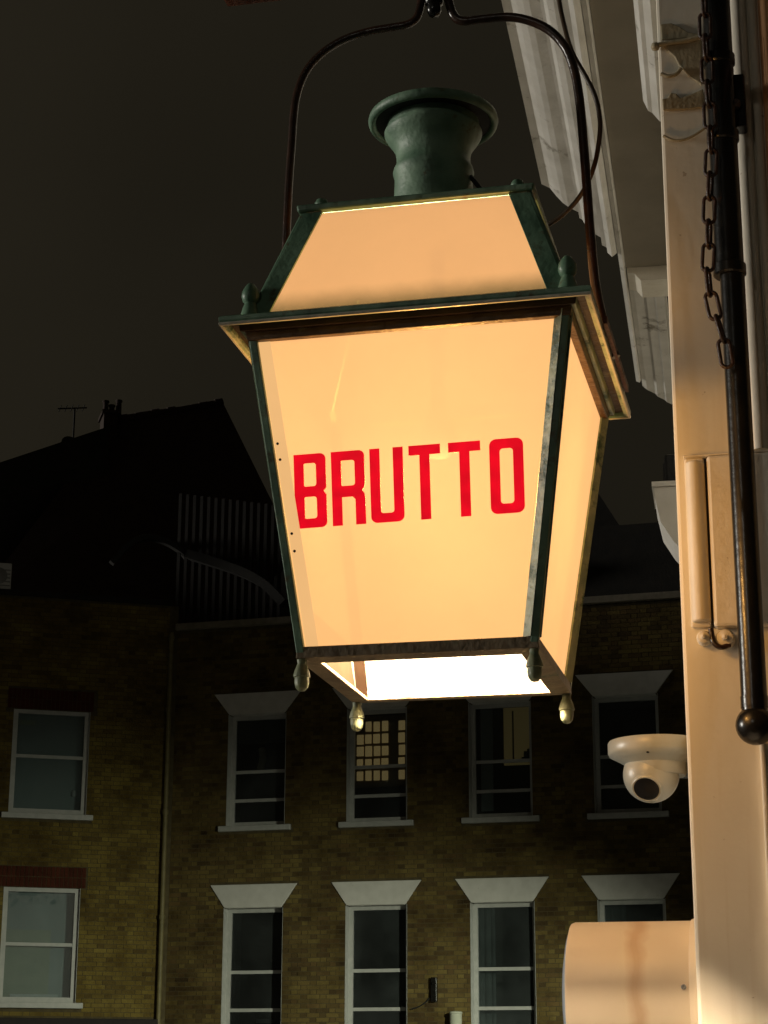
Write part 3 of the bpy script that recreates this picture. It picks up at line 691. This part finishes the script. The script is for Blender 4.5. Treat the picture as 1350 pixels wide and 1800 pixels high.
# ================================================================== dome camera
cc = SF.local(LF.world(LF.at(1152,1304,.75)))
cctv = empty('dome_camera', SF.world(cc), -SD, 'white dome security camera on the building side, above the drum', 'security camera')
dist = math.hypot(cc.x, cc.y); pxm = dist/F_PX*1.03
off = tuple(cc); rd = 81*pxm
b = MB(); b.lathe([(rd*.97,0),(rd,-.004),(rd,-.022),(rd*.97,-.028),(rd*.80,-.036),(rd*.66,-.044),(rd*.64,-.060),(rd*.60,-.066),(rd*.3,-.066)], cc, 48); b.build('base', M['cctv'], cctv, off, smooth=40)
bc = Vector((cc.x-.010, cc.y-.006, cc.z-.064)); rb = rd*.585
vs = [(rb*math.sin(a), rb*math.cos(a)) for a in [math.pi*i/24 for i in range(25)]]
b = MB(); b.lathe(vs, bc, 40); b.build('turret', M['cctv'], cctv, off, smooth=60)
ldv = Vector((-.16,-.70,-.62)).normalized()
b = MB(); b.lathe([(rb*.56,rb*.80),(rb*.55,rb*.88),(rb*.50,rb*.93),(rb*.46,rb*.92)], bc, 32, ldv); b.build('lens_ring', M['cctv'], cctv, off, smooth=50)
b = MB(); b.lathe([(rb*.46,rb*.86),(rb*.455,rb*.925),(rb*.30,rb*.985),(0,rb*1.02)], bc, 32, ldv); b.build('lens', M['lens'], cctv, off, smooth=60)
b = MB(); b.lathe([(.003,0),(.003,.002),(.001,.003)], (cc.x-.012, cc.y-rd*.86, cc.z-.031), 10, (0,-.5,-1)); b.build('screw', M['lens'], cctv, off)
MB().box(cc.x+.045, lat0-.002, cc.y-.045, cc.y+.045, cc.z-.020, cc.z-.003).build('bracket', M['cctv'], cctv, off, bevel=.003)
MB().box(cc.x+.035, lat0-.002, cc.y+.02, cc.y+.08, cc.z-.06, cc.z).build('wall_mount', M['black'], cctv, off, bevel=.004)

# ================================================================== drum fitting
dt = LF.at(1000,1622,.62); dx0 = dt.x+.006; dr = .135; dz = dt.z-dr
drum = empty('drum_fitting', lw((dx0,.62,dz)), YAW, 'cream drum shaped wall fitting with rust streak, at the bottom right', 'drum fitting')
off = (dx0+.113,.62,dz)
drum.location = lw((dx0+.113,.62,dz))
b = MB(); b.lathe([(dr*.93,0),(dr*.985,.002),(dr,.007),(dr,.235)], (dx0,.62,dz), 72, (1,0,0)); b.build('shell', M['drum'], drum, off, smooth=50)
b = MB(); b.lathe([(dr+.002,.216),(dr+.004,.220),(dr+.004,.30)], (dx0,.62,dz), 72, (1,0,0)); b.build('rear_flange', M['drum'], drum, off, smooth=50)
b = MB(); b.lathe([(0,-.016),(dr*.3,-.0145),(dr*.6,-.0105),(dr*.85,-.004),(dr*.94,.0005)], (dx0,.62,dz), 64, (1,0,0)); b.build('lens', M['drum_lens'], drum, off, smooth=60)
sp_ = LF.at(1203,1745,.62-dr*.9)
b = MB(); b.lathe([(.0045,-.004),(.0045,.003),(.003,.0045),(.0015,.0035)], (sp_.x, .62-dr*.985, dz+dr*.10), 14, (0,-1,.1)); b.build('screw', M['steel'], drum, off, smooth=40)

# ================================================================== brick houses opposite
def split(lo, hi, blocks):
    segs = [(lo, hi)]
    for a, b_ in blocks:
        out = []
        for p, q in segs:
            if b_ <= p or a >= q: out.append((p, q)); continue
            if a > p: out.append((p, a))
            if b_ < q: out.append((b_, q))
        segs = out
    return [(p, q) for p, q in segs if q-p > .025]

unit = MB().box(-.5,.5,-.5,.5,-.5,.5)
def in_view(w_):
    v = Vector(w_) - Vector((0,0,CAM_Z)); c, s = math.cos(PITCH), math.sin(PITCH)
    d_ = v.y*c+v.z*s; u = -v.y*s+v.z*c
    return 675+v.x/d_*F_PX, 900-u/d_*F_PX

def brickwork(house, fr, s0, s1, z0, z1, openings, traps, mat, name='brick'):
    """Flemish bond; openings (s0,s1,z0,z1); traps (cx, half bottom, half top, z0, z1)"""
    me = bpy.data.meshes.new('brick')
    me.from_pydata(unit.v, [], unit.f); me.materials.append(mat)
    H, J = .065, .010; lst = []
    row = 0; z = z0
    while z + H <= z1 + .001:
        bl = [(a-.006, b_+.006) for a, b_, c, d_ in openings if c < z+H and d_ > z]
        for cx_, hb_, ht_, c, d_ in traps:
            if c < z+H and d_ > z:
                t = min(max((z+H/2-c)/(d_-c), 0), 1); h = hb_+(ht_-hb_)*t; bl.append((cx_-h-.006, cx_+h+.006))
        x = s0 - (0 if row % 2 == 0 else .165); i = 0
        while x < s1:
            L_ = .215 if i % 2 == 0 else .1025
            for p, q in split(max(x, s0), min(x+L_, s1), bl):
                lst.append((p, q, z, z+H))
            x += L_ + J; i += 1
        z += H+J; row += 1
    scored = []
    for it in lst:
        w_ = fr.world(((it[0]+it[1])/2, 0, (it[2]+it[3])/2)); u, v = in_view(w_)
        hid = (u < 10 or u > 1195 or v > 1795 or v < 0) or (440 < u < 1075 and v < 1265) or (u > 990 and v > 1610) or (u > 1060 and 1290 < v < 1415)
        scored.append((1 if hid else 0, w_.length, it))
    scored.sort(key=lambda t: (t[0], t[1]))
    rest = MB()
    for j, (h, dd, (p, q, a, b_)) in enumerate(scored):
        pr_ = -.007 + random.uniform(-.002, .003)
        if j < 290 and not h:
            o = bpy.data.objects.new('brick', me); col.objects.link(o); o.parent = house
            o.location = ((p+q)/2, pr_+.02, (a+b_)/2); o.scale = (q-p, .04, b_-a)
        else:
            jt = random.uniform(-.0015, .0015)
            rest.box(p, q, pr_, .02, a+jt, b_+jt)
    o = rest.build('brickwork', mat, house); o['kind'] = 'stuff'

def backing(house, s0, s1, z0, z1, openings, depth, mat):
    xs = sorted({s0, s1, *[min(max(v, s0), s1) for o in openings for v in o[:2]]}); zs = sorted({z0, z1, *[min(max(v, z0), z1) for o in openings for v in o[2:]]})
    b = MB()
    for i in range(len(xs)-1):
        for j in range(len(zs)-1):
            cx_, cz_ = (xs[i]+xs[i+1])/2, (zs[j]+zs[j+1])/2
            if any(a < cx_ < b_ and c < cz_ < d_ for a, b_, c, d_ in openings): continue
            b.box(xs[i], xs[i+1], 0, depth, zs[j], zs[j+1])
    return b.build('wall', mat, house)

def sash_window(house, s0, s1, z0, z1, bars, sill, inside=None, lintel=None, jamb=.075, blind=None, setback=.19):
    """box frame with horizontal glazing bars, panes, sill, room behind"""
    b = MB(); y0, y1 = setback, setback+.07
    b.box(s0+.001, s0+jamb, y0, y1, z0+.001, z1-.001); b.box(s1-jamb, s1-.001, y0, y1, z0+.001, z1-.001)
    b.box(s0+jamb, s1-jamb, y0+.002, y1, z1-.07, z1-.001); b.box(s0+jamb, s1-jamb, y0+.002, y1, z0+.001, z0+.085)
    win = b.build('window', M['sash'], house)
    edges = [z0+.085] + sorted(bars) + [z1-.07]
    for i, zb_ in enumerate(sorted(bars)):
        MB().box(s0+jamb, s1-jamb, y0+.012+.008*i, y0+.05, zb_-.028, zb_+.028).build('sash_rail', M['sash'], win)
    for i in range(len(edges)-1):
        MB().box(s0+jamb-.01, s1-jamb+.01, y0+.034+.004*i, y0+.038+.004*i, edges[i], edges[i+1]).build('pane', M['glass'], win)
    MB().box(s0-.14 if sill > .1 else s0-.12, s1+.13 if sill > .1 else s1+.12, -.075, .16, z0-.095, z0-.002).build('sill', M['sash'], win, bevel=.008)
    # reveal lining (painted)
    MB().box(s0-.001, s0+.006, -.002, y0, z0, z1).build('reveal_lining', M['sash'], win)
    MB().box(s1-.006, s1+.001, -.002, y0, z0, z1).build('reveal_lining', M['sash'], win)
    r = MB(); D = 1.5
    r.add([(s0-.3,.31,z0-.3),(s1+.3,.31,z0-.3),(s1+.3,D,z0-.3),(s0-.3,D,z0-.3),(s0-.3,.31,z1+.2),(s1+.3,.31,z1+.2),(s1+.3,D,z1+.2),(s0-.3,D,z1+.2)], [(0,1,2,3),(4,7,6,5),(1,2,6,5),(2,3,7,6),(3,0,4,7)])
    r.build('room', M['room'], win)
    if lintel:
        cx_, hb_, ht_, c, d_ = lintel
        A = [(cx_-hb_,-.03,c),(cx_+hb_,-.03,c),(cx_+ht_,-.03,d_),(cx_-ht_,-.03,d_)]
        B = [(x,.02,z) for x,y,z in A]
        MB().loft(A, B).build('lintel', M['stucco'], win, bevel=.008)
        MB().box(cx_-hb_+.02, cx_+hb_-.02, -.012, .25, c-.005, c+.02).build('lintel_soffit', M['stucco'], win)
    if blind: blind(win)
    return win

# --- main house ---------------------------------------------------------------
hb_ = empty('brick_house', (PB[0], PB[1], 0), R(-16.3), 'dark yellow brick house with white flared lintels, behind the lantern', 'house')
cols_ = [(1.01,2.08),(3.19,4.26),(5.34,6.42),(7.46,8.56),(9.62,10.70)]
up, lo_ = (5.83,7.775), (2.02,4.44)
op, traps = [], []
for a, b_ in cols_:
    op += [(a,b_,*up),(a,b_,*lo_)]
    m_ = (a+b_)/2; h = (b_-a)/2
    traps += [(m_,h-.02,h+.27,7.775,8.15),(m_,h-.02,h+.25,4.44,4.83)]
E1 = 12.5
backing(hb_, 0.0, E1, 0, 9.35, op + [], .30, M['mortar'])
brickwork(hb_, HB, 0.0, E1, 2.1, 9.34, op + [(a-.13,b_+.13,5.735,5.83) for a,b_ in cols_], traps, M['brick_stock'])
MB().box(-.02, E1, -.09, .32, 9.352, 9.47).build('coping', M['stone'], hb_, bevel=.01)
for i, (a, b_) in enumerate(cols_):
    m_ = (a+b_)/2; h = (b_-a)/2
    w1 = sash_window(hb_, a, b_, *up, [6.79, 6.29], .1, lintel=(m_,h-.02,h+.27,7.775,8.15))
    w2 = sash_window(hb_, a, b_, *lo_, [3.38, 2.755], .1, lintel=(m_,h-.02,h+.25,4.44,4.83))
    if i == 1:      # glowing grid stands in for a lit lattice reflected in the glass
        for r_ in range(5):
            for c_ in range(6):
                if c_ == 4 or (r_ == 4 and c_ < 1): continue
                x = a+.0+c_*.150; z = 6.60+r_*.215; j = lambda: random.uniform(0,.014)
                MB().box(x+j(), x+.132-j(), .56, .58, z+j(), z+.185-j()).build('reflected_pane', M['reflection_glow'], w1, bevel=.02)
        MB().box(a-.05, b_+.1, .60, .62, 6.5, 7.75).build('reflection_back', M['lattice'], w1)
    if i == 2:
        MB().box(a+.36, b_+.12, 1.1, 1.13, 6.86, 7.9).build('lit_wall', M['lit_wall'], w1)
        MB().box(a+.70, b_+.10, .95, 1.0, 6.90, 6.97).build('shelf', M['room'], w1)
        for q_, (hx, hh) in enumerate(((.74,.10),(.80,.14),(.86,.08),(.95,.12))): MB().box(a+hx, a+hx+.05, .95, 1.0, 6.97, 6.97+hh).build('book', M['lattice'], w1)
        MB().box(a+.52, a+.545, 1.06, 1.08, 6.9, 7.8).build('picture_rail', M['lattice'], w1)
        b = MB(); xs_ = [a+.15+.02*j for j in range(10)]
        MB().box(a+.09, a+.30, .5, .53, 6.0, 7.75).build('curtain', M['blind'], w1)
    # curtains and odds and ends, different in each room
    if i in (0, 2, 3):
        for side, wd in ((0, .16+.07*i), (1, .10)):
            x0 = a+.02 if side == 0 else b_-.02-wd; vs_, fs_ = [], []
            for q_ in range(9):
                xx = x0+wd*q_/8; yy = .42+.025*math.sin(q_*2.1+i)
                vs_ += [(xx,yy,2.1),(xx,yy,4.42)]
                if q_: fs_.append((2*q_-2,2*q_,2*q_+1,2*q_-1))
            MB().add(vs_, fs_).build('curtain', M['net'], w2, smooth=80)
    if i in (0, 3): MB().box(a+.07, b_-.07, .30, .31, 7.30+.1*i, 7.74).build('roller_blind', M['net'], w1)
    if i == 0:
        b = MB(); b.tube(spline([(a+.35,.7,6.9),(a+.4,.7,7.1),(a+.38,.7,7.3)]), [.05]+[.07]*15+[.02], 8); b.build('vase', M['olive'], w1, smooth=60)
        for j in range(5):
            z = 2.2+.09*j; x = a+.3+.08*(j % 3)
            MB().box(x, x+.25, .6+.02*j, .9, z, z+.07).build('box_on_sill', M['blind'], w2)
# mansard roof of the main house
rf = MB()
def hb_at(u, v, y): return HB.at(u, v, y)
zt = hb_at(1130,920,1.6).z
rf.loft([(-.2,.6,9.2),(E1,.6,9.2),(E1,6,9.2),(-.2,6,9.2)], [(2.0,1.6,zt),(E1,1.6,zt),(E1,5.5,zt),(2.0,5.5,zt)])
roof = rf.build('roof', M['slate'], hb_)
pk = hb_at(1058,835,2.4); pe = hb_at(1106,922,2.4); pl = hb_at(560,820,2.4)
MB().loft([(pl.x-1.0,2.4,zt-.3),(pe.x+.12,2.4,zt-.3),(pe.x+.12,5.2,zt-.3),(pl.x-1.0,5.2,zt-.3)],
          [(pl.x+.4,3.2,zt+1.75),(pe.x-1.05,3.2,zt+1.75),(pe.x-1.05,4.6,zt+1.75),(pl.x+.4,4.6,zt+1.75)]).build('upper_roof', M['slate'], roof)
for u0 in (700, 860):
    q = hb_at(u0, 980, .9)
    MB().box(q.x-.55,q.x+.55,.75,2.2,9.5,10.55).build('dormer', M['slate'], roof)

# --- left house -----------------------------------------------------------------
hl = empty('brick_house', (PB[0], PB[1], 0), R(15.8), 'brown brick house with red window arches, at the left edge', 'house')
wl_ = [(-2.82,-1.50,6.0,7.80),(-2.82,-1.53,2.86,4.75)]
W0 = -7.0
extra = [(-5.9,-4.6,6.0,7.80),(-5.9,-4.6,2.86,4.75)]
backing(hl, W0, -.0, 0, 9.80, wl_+extra, .30, M['mortar'])
arch = [(-2.93,-1.39,7.80,8.155),(-2.93,-1.42,4.75,5.105),(-6.0,-4.5,7.80,8.155),(-6.0,-4.5,4.75,5.105)]
brickwork(hl, HL, W0, -.16, 2.64, 9.79, wl_+extra+arch+[(a-.1,b_+.1,z-.10,z) for a,b_,z,_ in wl_+extra]+[(-.02,.02,0,20)], [], M['brick_left'])
for a, b_, c, d_ in arch[:2]:
    x = a; n_ = 0
    me = bpy.data.meshes.new('arch_brick'); me.from_pydata(unit.v, [], unit.f); me.materials.append(M['brick_red'])
    for r_ in range(2):
        x = a; zc_ = c+.006+r_*.177
        while x+.06 < b_:
            o = bpy.data.objects.new('arch_brick', me); col.objects.link(o); o.parent = hl
            o.location = (x+.0325, .009+random.uniform(-.002,.002), zc_+.084); o.scale = (.065, .036, .167); x += .0745
for a, b_, c, d_ in arch[2:]:
    MB().box(a, b_, -.008, .02, c+.004, d_-.004).build('arch_band', M['brick_red'], hl)
def blind_up(win):
    MB().box(-2.75,-1.57,.24,.25,6.05,7.77).build('blind', M['blind'], win)
    MB().box(-2.73,-2.42,.225,.235,7.56,7.64).build('valance', M['curtain'], win)
    MB().lathe([(0,0),(.035,.01),(.045,.05),(.03,.11),(0,.13)], (-1.70,.215,6.33), 14).build('vase', M['white_box'], win, smooth=60)
def blind_lo(win):
    MB().box(-2.75,-1.60,.27,.28,2.95,4.70).build('blind', M['blind'], win)
    MB().box(-2.75,-1.97,.235,.245,2.93,4.06).build('curtain', M['curtain'], win)
    MB().box(-2.6,-1.80,.20,.23,2.94,3.0).build('book_row', M['white_box'], win)
sash_window(hl, *wl_[0], [6.99], .05, jamb=.085, blind=blind_up, setback=.05)
sash_window(hl, *wl_[1], [3.81], .05, jamb=.085, blind=blind_lo, setback=.05)
for e_ in extra: sash_window(hl, *e_, [(e_[2]+e_[3])/2+.05], .05, jamb=.085, setback=.05)
MB().box(W0, -.12, -.05, .32, 9.802, 9.90).build('coping', M['wood'], hl, bevel=.01)
MB().box(W0, -.17, -.30, -.012, 2.15, 2.60).build('shopfront_fascia', M['wood'], hl, bevel=.01)
# roof of the left house: hipped, with a lower wing
rg = MB()
def la(u, v, y): return HL.at(u, v, y)
e0, e1 = la(-60,1040,1.0), la(600,1050,1.0); k0, k1 = la(196,742,5.0), la(392,708,5.0)
rg.add([(e0.x,1.0,9.6),(e1.x,1.0,9.6),(e1.x,9.0,9.6),(e0.x,9.0,9.6),(k0.x,5.0,k0.z),(k1.x,5.0,k1.z)], [(0,1,5,4),(1,2,5),(2,3,4,5),(3,0,4),(0,3,2,1)])
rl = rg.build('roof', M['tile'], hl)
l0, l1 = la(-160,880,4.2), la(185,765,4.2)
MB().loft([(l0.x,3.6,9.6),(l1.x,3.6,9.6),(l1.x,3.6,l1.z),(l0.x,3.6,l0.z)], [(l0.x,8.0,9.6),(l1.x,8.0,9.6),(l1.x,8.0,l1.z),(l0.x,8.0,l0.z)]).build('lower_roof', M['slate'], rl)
ca, cbb = la(178,768,4.6), la(203,736,4.6)
MB().box(ca.x, cbb.x, 4.3, 4.9, 11.5, cbb.z).build('chimney_stack', M['tile'], rl)
MB().box(ca.x-.04, cbb.x+.06, 4.25, 4.95, cbb.z, cbb.z+.07).build('chimney_coping', M['tile'], rl)
for i, (dx, hh) in enumerate(((.08,.30),(.24,.22),(.42,.34))):
    b = MB(); b.lathe([(.075,0),(.06,.05),(.055,hh-.05),(.075,hh-.03),(.07,hh)], (ca.x+dx*.8, 4.6, cbb.z+.07), 10); b.build('chimney_pot', M['tile'], rl, smooth=50)
k = (k1-k0)
for i in range(14):
    p_ = k0 + k*(i+.5)/14
    b = MB(); b.tube([k0+k*i/14, k0+k*(i+.94)/14], .09+random.uniform(-.02,.05), 8); b.build('ridge_tile', M['tile'], rl, smooth=60)

# --- things on and by the houses
sc = empty('slatted_screen', HB.world((.1,-.2,9.5)), R(-16.3), 'dark slatted timber screen on the roof, left of the lantern', 'screen')
off = (.1,.5,9.5); sc.location = HB.world((.1,.5,9.5))
for i in range(15):
    u = 318 + i*12.5; t_ = HB.at(u, 868+i*1.5, .5)
    b = MB().box(t_.x-.03, t_.x+.03, .48, .52, 9.48, t_.z); b.build('slat', M['wood'] if i % 3 else M['slat_grey'], sc, off)
t0, t1 = HB.at(312,960,.55), HB.at(510,960,.55)
MB().box(t0.x, t1.x, .525, .57, 9.8, 9.87).build('rail', M['wood'], sc, off); MB().box(t0.x, t1.x, .525, .57, 10.7, 10.77).build('rail', M['wood'], sc, off)
def band(name, pix, fr, y, r, mat, label, cat):
    pts_ = [fr.at(u, v, y) for u, v in pix]
    b = MB(); sp2 = spline(pts_, 6)
    for i in range(len(sp2)-1):
        b.bar(sp2[i], sp2[i+1], r*1.6, r)
    o = b.build(name, mat, None)
    for v in o.data.vertices: v.co = fr.world(v.co)
    tag(o, label, cat); return o
band('lead_flashing', [(332,975),(380,990),(430,1008),(468,1030),(500,1062)], HB, .35, .16, M['lead'], 'grey curved lead flashing on the roof below the slatted screen', 'flashing')
band('dormer_hood', [(196,990),(222,962),(250,946),(285,950),(318,968),(332,984)], HL, .55, .10, M['lead'], 'dim arched dormer hood on the dark roof above the left brick house', 'dormer hood')
p_ = la(8,1005,.3)
ac = empty('extractor_unit', HL.world((p_.x,.1,9.9)), R(15.8), 'small white extractor unit on the left parapet', 'extractor unit')
off = (p_.x,.1,9.9)
MB().box(p_.x-.4,p_.x+.10,.0,.5,9.902,10.38).build('casing', M['white_box'], ac, off, bevel=.015)
b = MB(); b.lathe([(.13,0),(.15,.012),(.13,.024)], (p_.x-.12,.0,10.14), 24, (0,-1,0)); b.build('fan_ring', M['steel'], ac, off, smooth=40)
for i in range(5): MB().box(p_.x-.10,p_.x+.08,-.012,.0,9.96+.07*i,9.98+.07*i).build('louvre', M['steel'], ac, off)
p_ = la(128,785,4.5)
ae = empty('television_aerial', HL.world((p_.x,4.5,p_.z-.6)), R(15.8), 'thin dark television aerial with small dish on the far left roof', 'aerial')
off = (p_.x,4.5,p_.z-.6); q = la(140,718,4.5)
b = MB(); b.tube([(p_.x,4.5,p_.z-.9),(p_.x,4.5,q.z)], .02, 8); b.build('mast', M['slate'], ae, off)
b = MB(); b.bar((p_.x-.35,4.5,q.z-.05),(p_.x+.25,4.5,q.z+.03), .025); b.build('boom', M['slate'], ae, off)
for i in range(5):
    x = p_.x-.3+.12*i; b = MB(); b.bar((x,4.3,q.z-.04+.015*i),(x,4.7,q.z-.04+.015*i), .015); b.build('element', M['slate'], ae, off)
b = MB(); b.lathe([(0,.06),(.12,.045),(.20,.0),(.205,.005),(.12,.055),(0,.075)], (p_.x-.06,4.4,p_.z), 20, (.3,-1,.3)); b.build('dish', M['slate'], ae, off, smooth=50)
# downpipe in the corner between the houses
dp = empty('downpipe', HL.world((-.13,-.07,0)), R(15.8), 'old vertical downpipe in the corner between the two brick houses', 'downpipe')
off = (-.13,-.07,0)
b = MB(); b.tube([(-.13,-.07,.1),(-.13,-.07,9.3)], .042, 12); b.build('pipe', M['pipe'], dp, off, smooth=50)
for z in (2.5,4.3,6.1,7.9,9.2):
    b = MB(); b.lathe([(.052,-.04),(.056,-.03),(.056,.03),(.052,.04)], (-.13,-.07,z), 12); b.build('collar', M['pipe'], dp, off, smooth=40)
# black bracket with a drooping cable on the main house
p_ = HB.at(763,1740,-.06)
sl = empty('wall_anchor', HB.world((p_.x,-.06,p_.z)), R(-16.3), 'small black upright bracket on the brick wall between the lower windows', 'bracket')
off = (p_.x,-.06,p_.z)
MB().box(p_.x-.05,p_.x+.05,-.09,-.011,p_.z-.19,p_.z+.20).build('plate', M['black'], sl, off, bevel=.01)
b = MB(); b.tube(spline([HB.at(u,v,-.03) for u,v in ((757,1752),(748,1762),(735,1770),(722,1774))]), .012, 6); b.build('cable', M['black_in'], sl, off)
b = MB(); b.lathe([(.02,0),(.02,.03),(.01,.04)], (p_.x,-.09,p_.z+.1), 10, (0,-1,0)); b.build('bolt', M['black'], sl, off)
p_ = HB.at(801,1779,-.12)
vp = empty('vent_pipe', HB.world((p_.x,-.12,2.0)), R(-16.3), 'pale round pipe end at the bottom edge, right of the black bracket', 'pipe')
off = (p_.x,-.12,2.0)
b = MB(); b.lathe([(.10,0),(.10,p_.z-2.03),(.108,p_.z-2.025),(.108,p_.z-2.0),(.09,p_.z-1.99),(.02,p_.z-1.985)], (p_.x,-.12,2.0), 20); b.build('tube', M['curtain'], vp, off, smooth=40)
MB().box(p_.x-.03,p_.x+.03,-.12,-.008,2.2,2.26).build('clip', M['steel'], vp, off)

# ================================================================== unseen lamps: one lights the houses, one is an added front fill
def unseen_lamp(x, y, H, heading, label, target, watts, cone, colour):
    root = empty('unseen_lamp', (x, y, 0), heading, label, 'street lamp', 'unseen lamps outside the picture')
    b = MB(); b.lathe([(.11,0),(.11,1.0),(.07,1.08),(.06,H-.1),(.05,H+.1)], (0,0,0), 16); b.build('unseen_lamp_column', M['steel'], root, smooth=40)
    b = MB(); b.tube(spline([(0,0,H+.05),(.15,0,H+.22),(.55,0,H+.28)]), .035, 10); b.build('arm', M['steel'], root, smooth=60)
    b = MB(); b.lathe([(.05,.16),(.16,.12),(.24,.03),(.25,0)], (.7,0,H+.16), 20); b.build('unseen_lamp_head', M['steel'], root, smooth=50)
    b = MB(); b.lathe([(.2,.02),(.15,-.02),(0,-.03)], (.7,0,H+.14), 20); b.build('lens', M['lamp_lens'], root, smooth=50)
    d_ = bpy.data.lights.new('unseen_lamp_light', 'SPOT'); so = bpy.data.objects.new('unseen_lamp_light', d_); col.objects.link(so)
    d_.energy = watts; d_.color = colour; d_.spot_size = cone; d_.spot_blend = 1.0; d_.shadow_soft_size = .15
    p = root.matrix_basis @ Vector((.7,0,H+.08)); so.location = p
    so.rotation_euler = (p-Vector(target)).to_track_quat('Z', 'Y').to_euler()
unseen_lamp(5.6, 22.0, 4.6, R(150), 'unseen grey street lamp column beyond the corner building, lighting the brick houses', (-3.8, 33.6, -5.2), 7400, R(97), (.97, 1.0, .76))
unseen_lamp(-5.5, -7.0, 5.2, R(40), 'grey lamp column added behind the viewer to fill the lantern front', (0.4, 3.4, 2.2), 150, R(120), (1.0, .95, .82))  # unseen lamp added to brighten the lantern's front
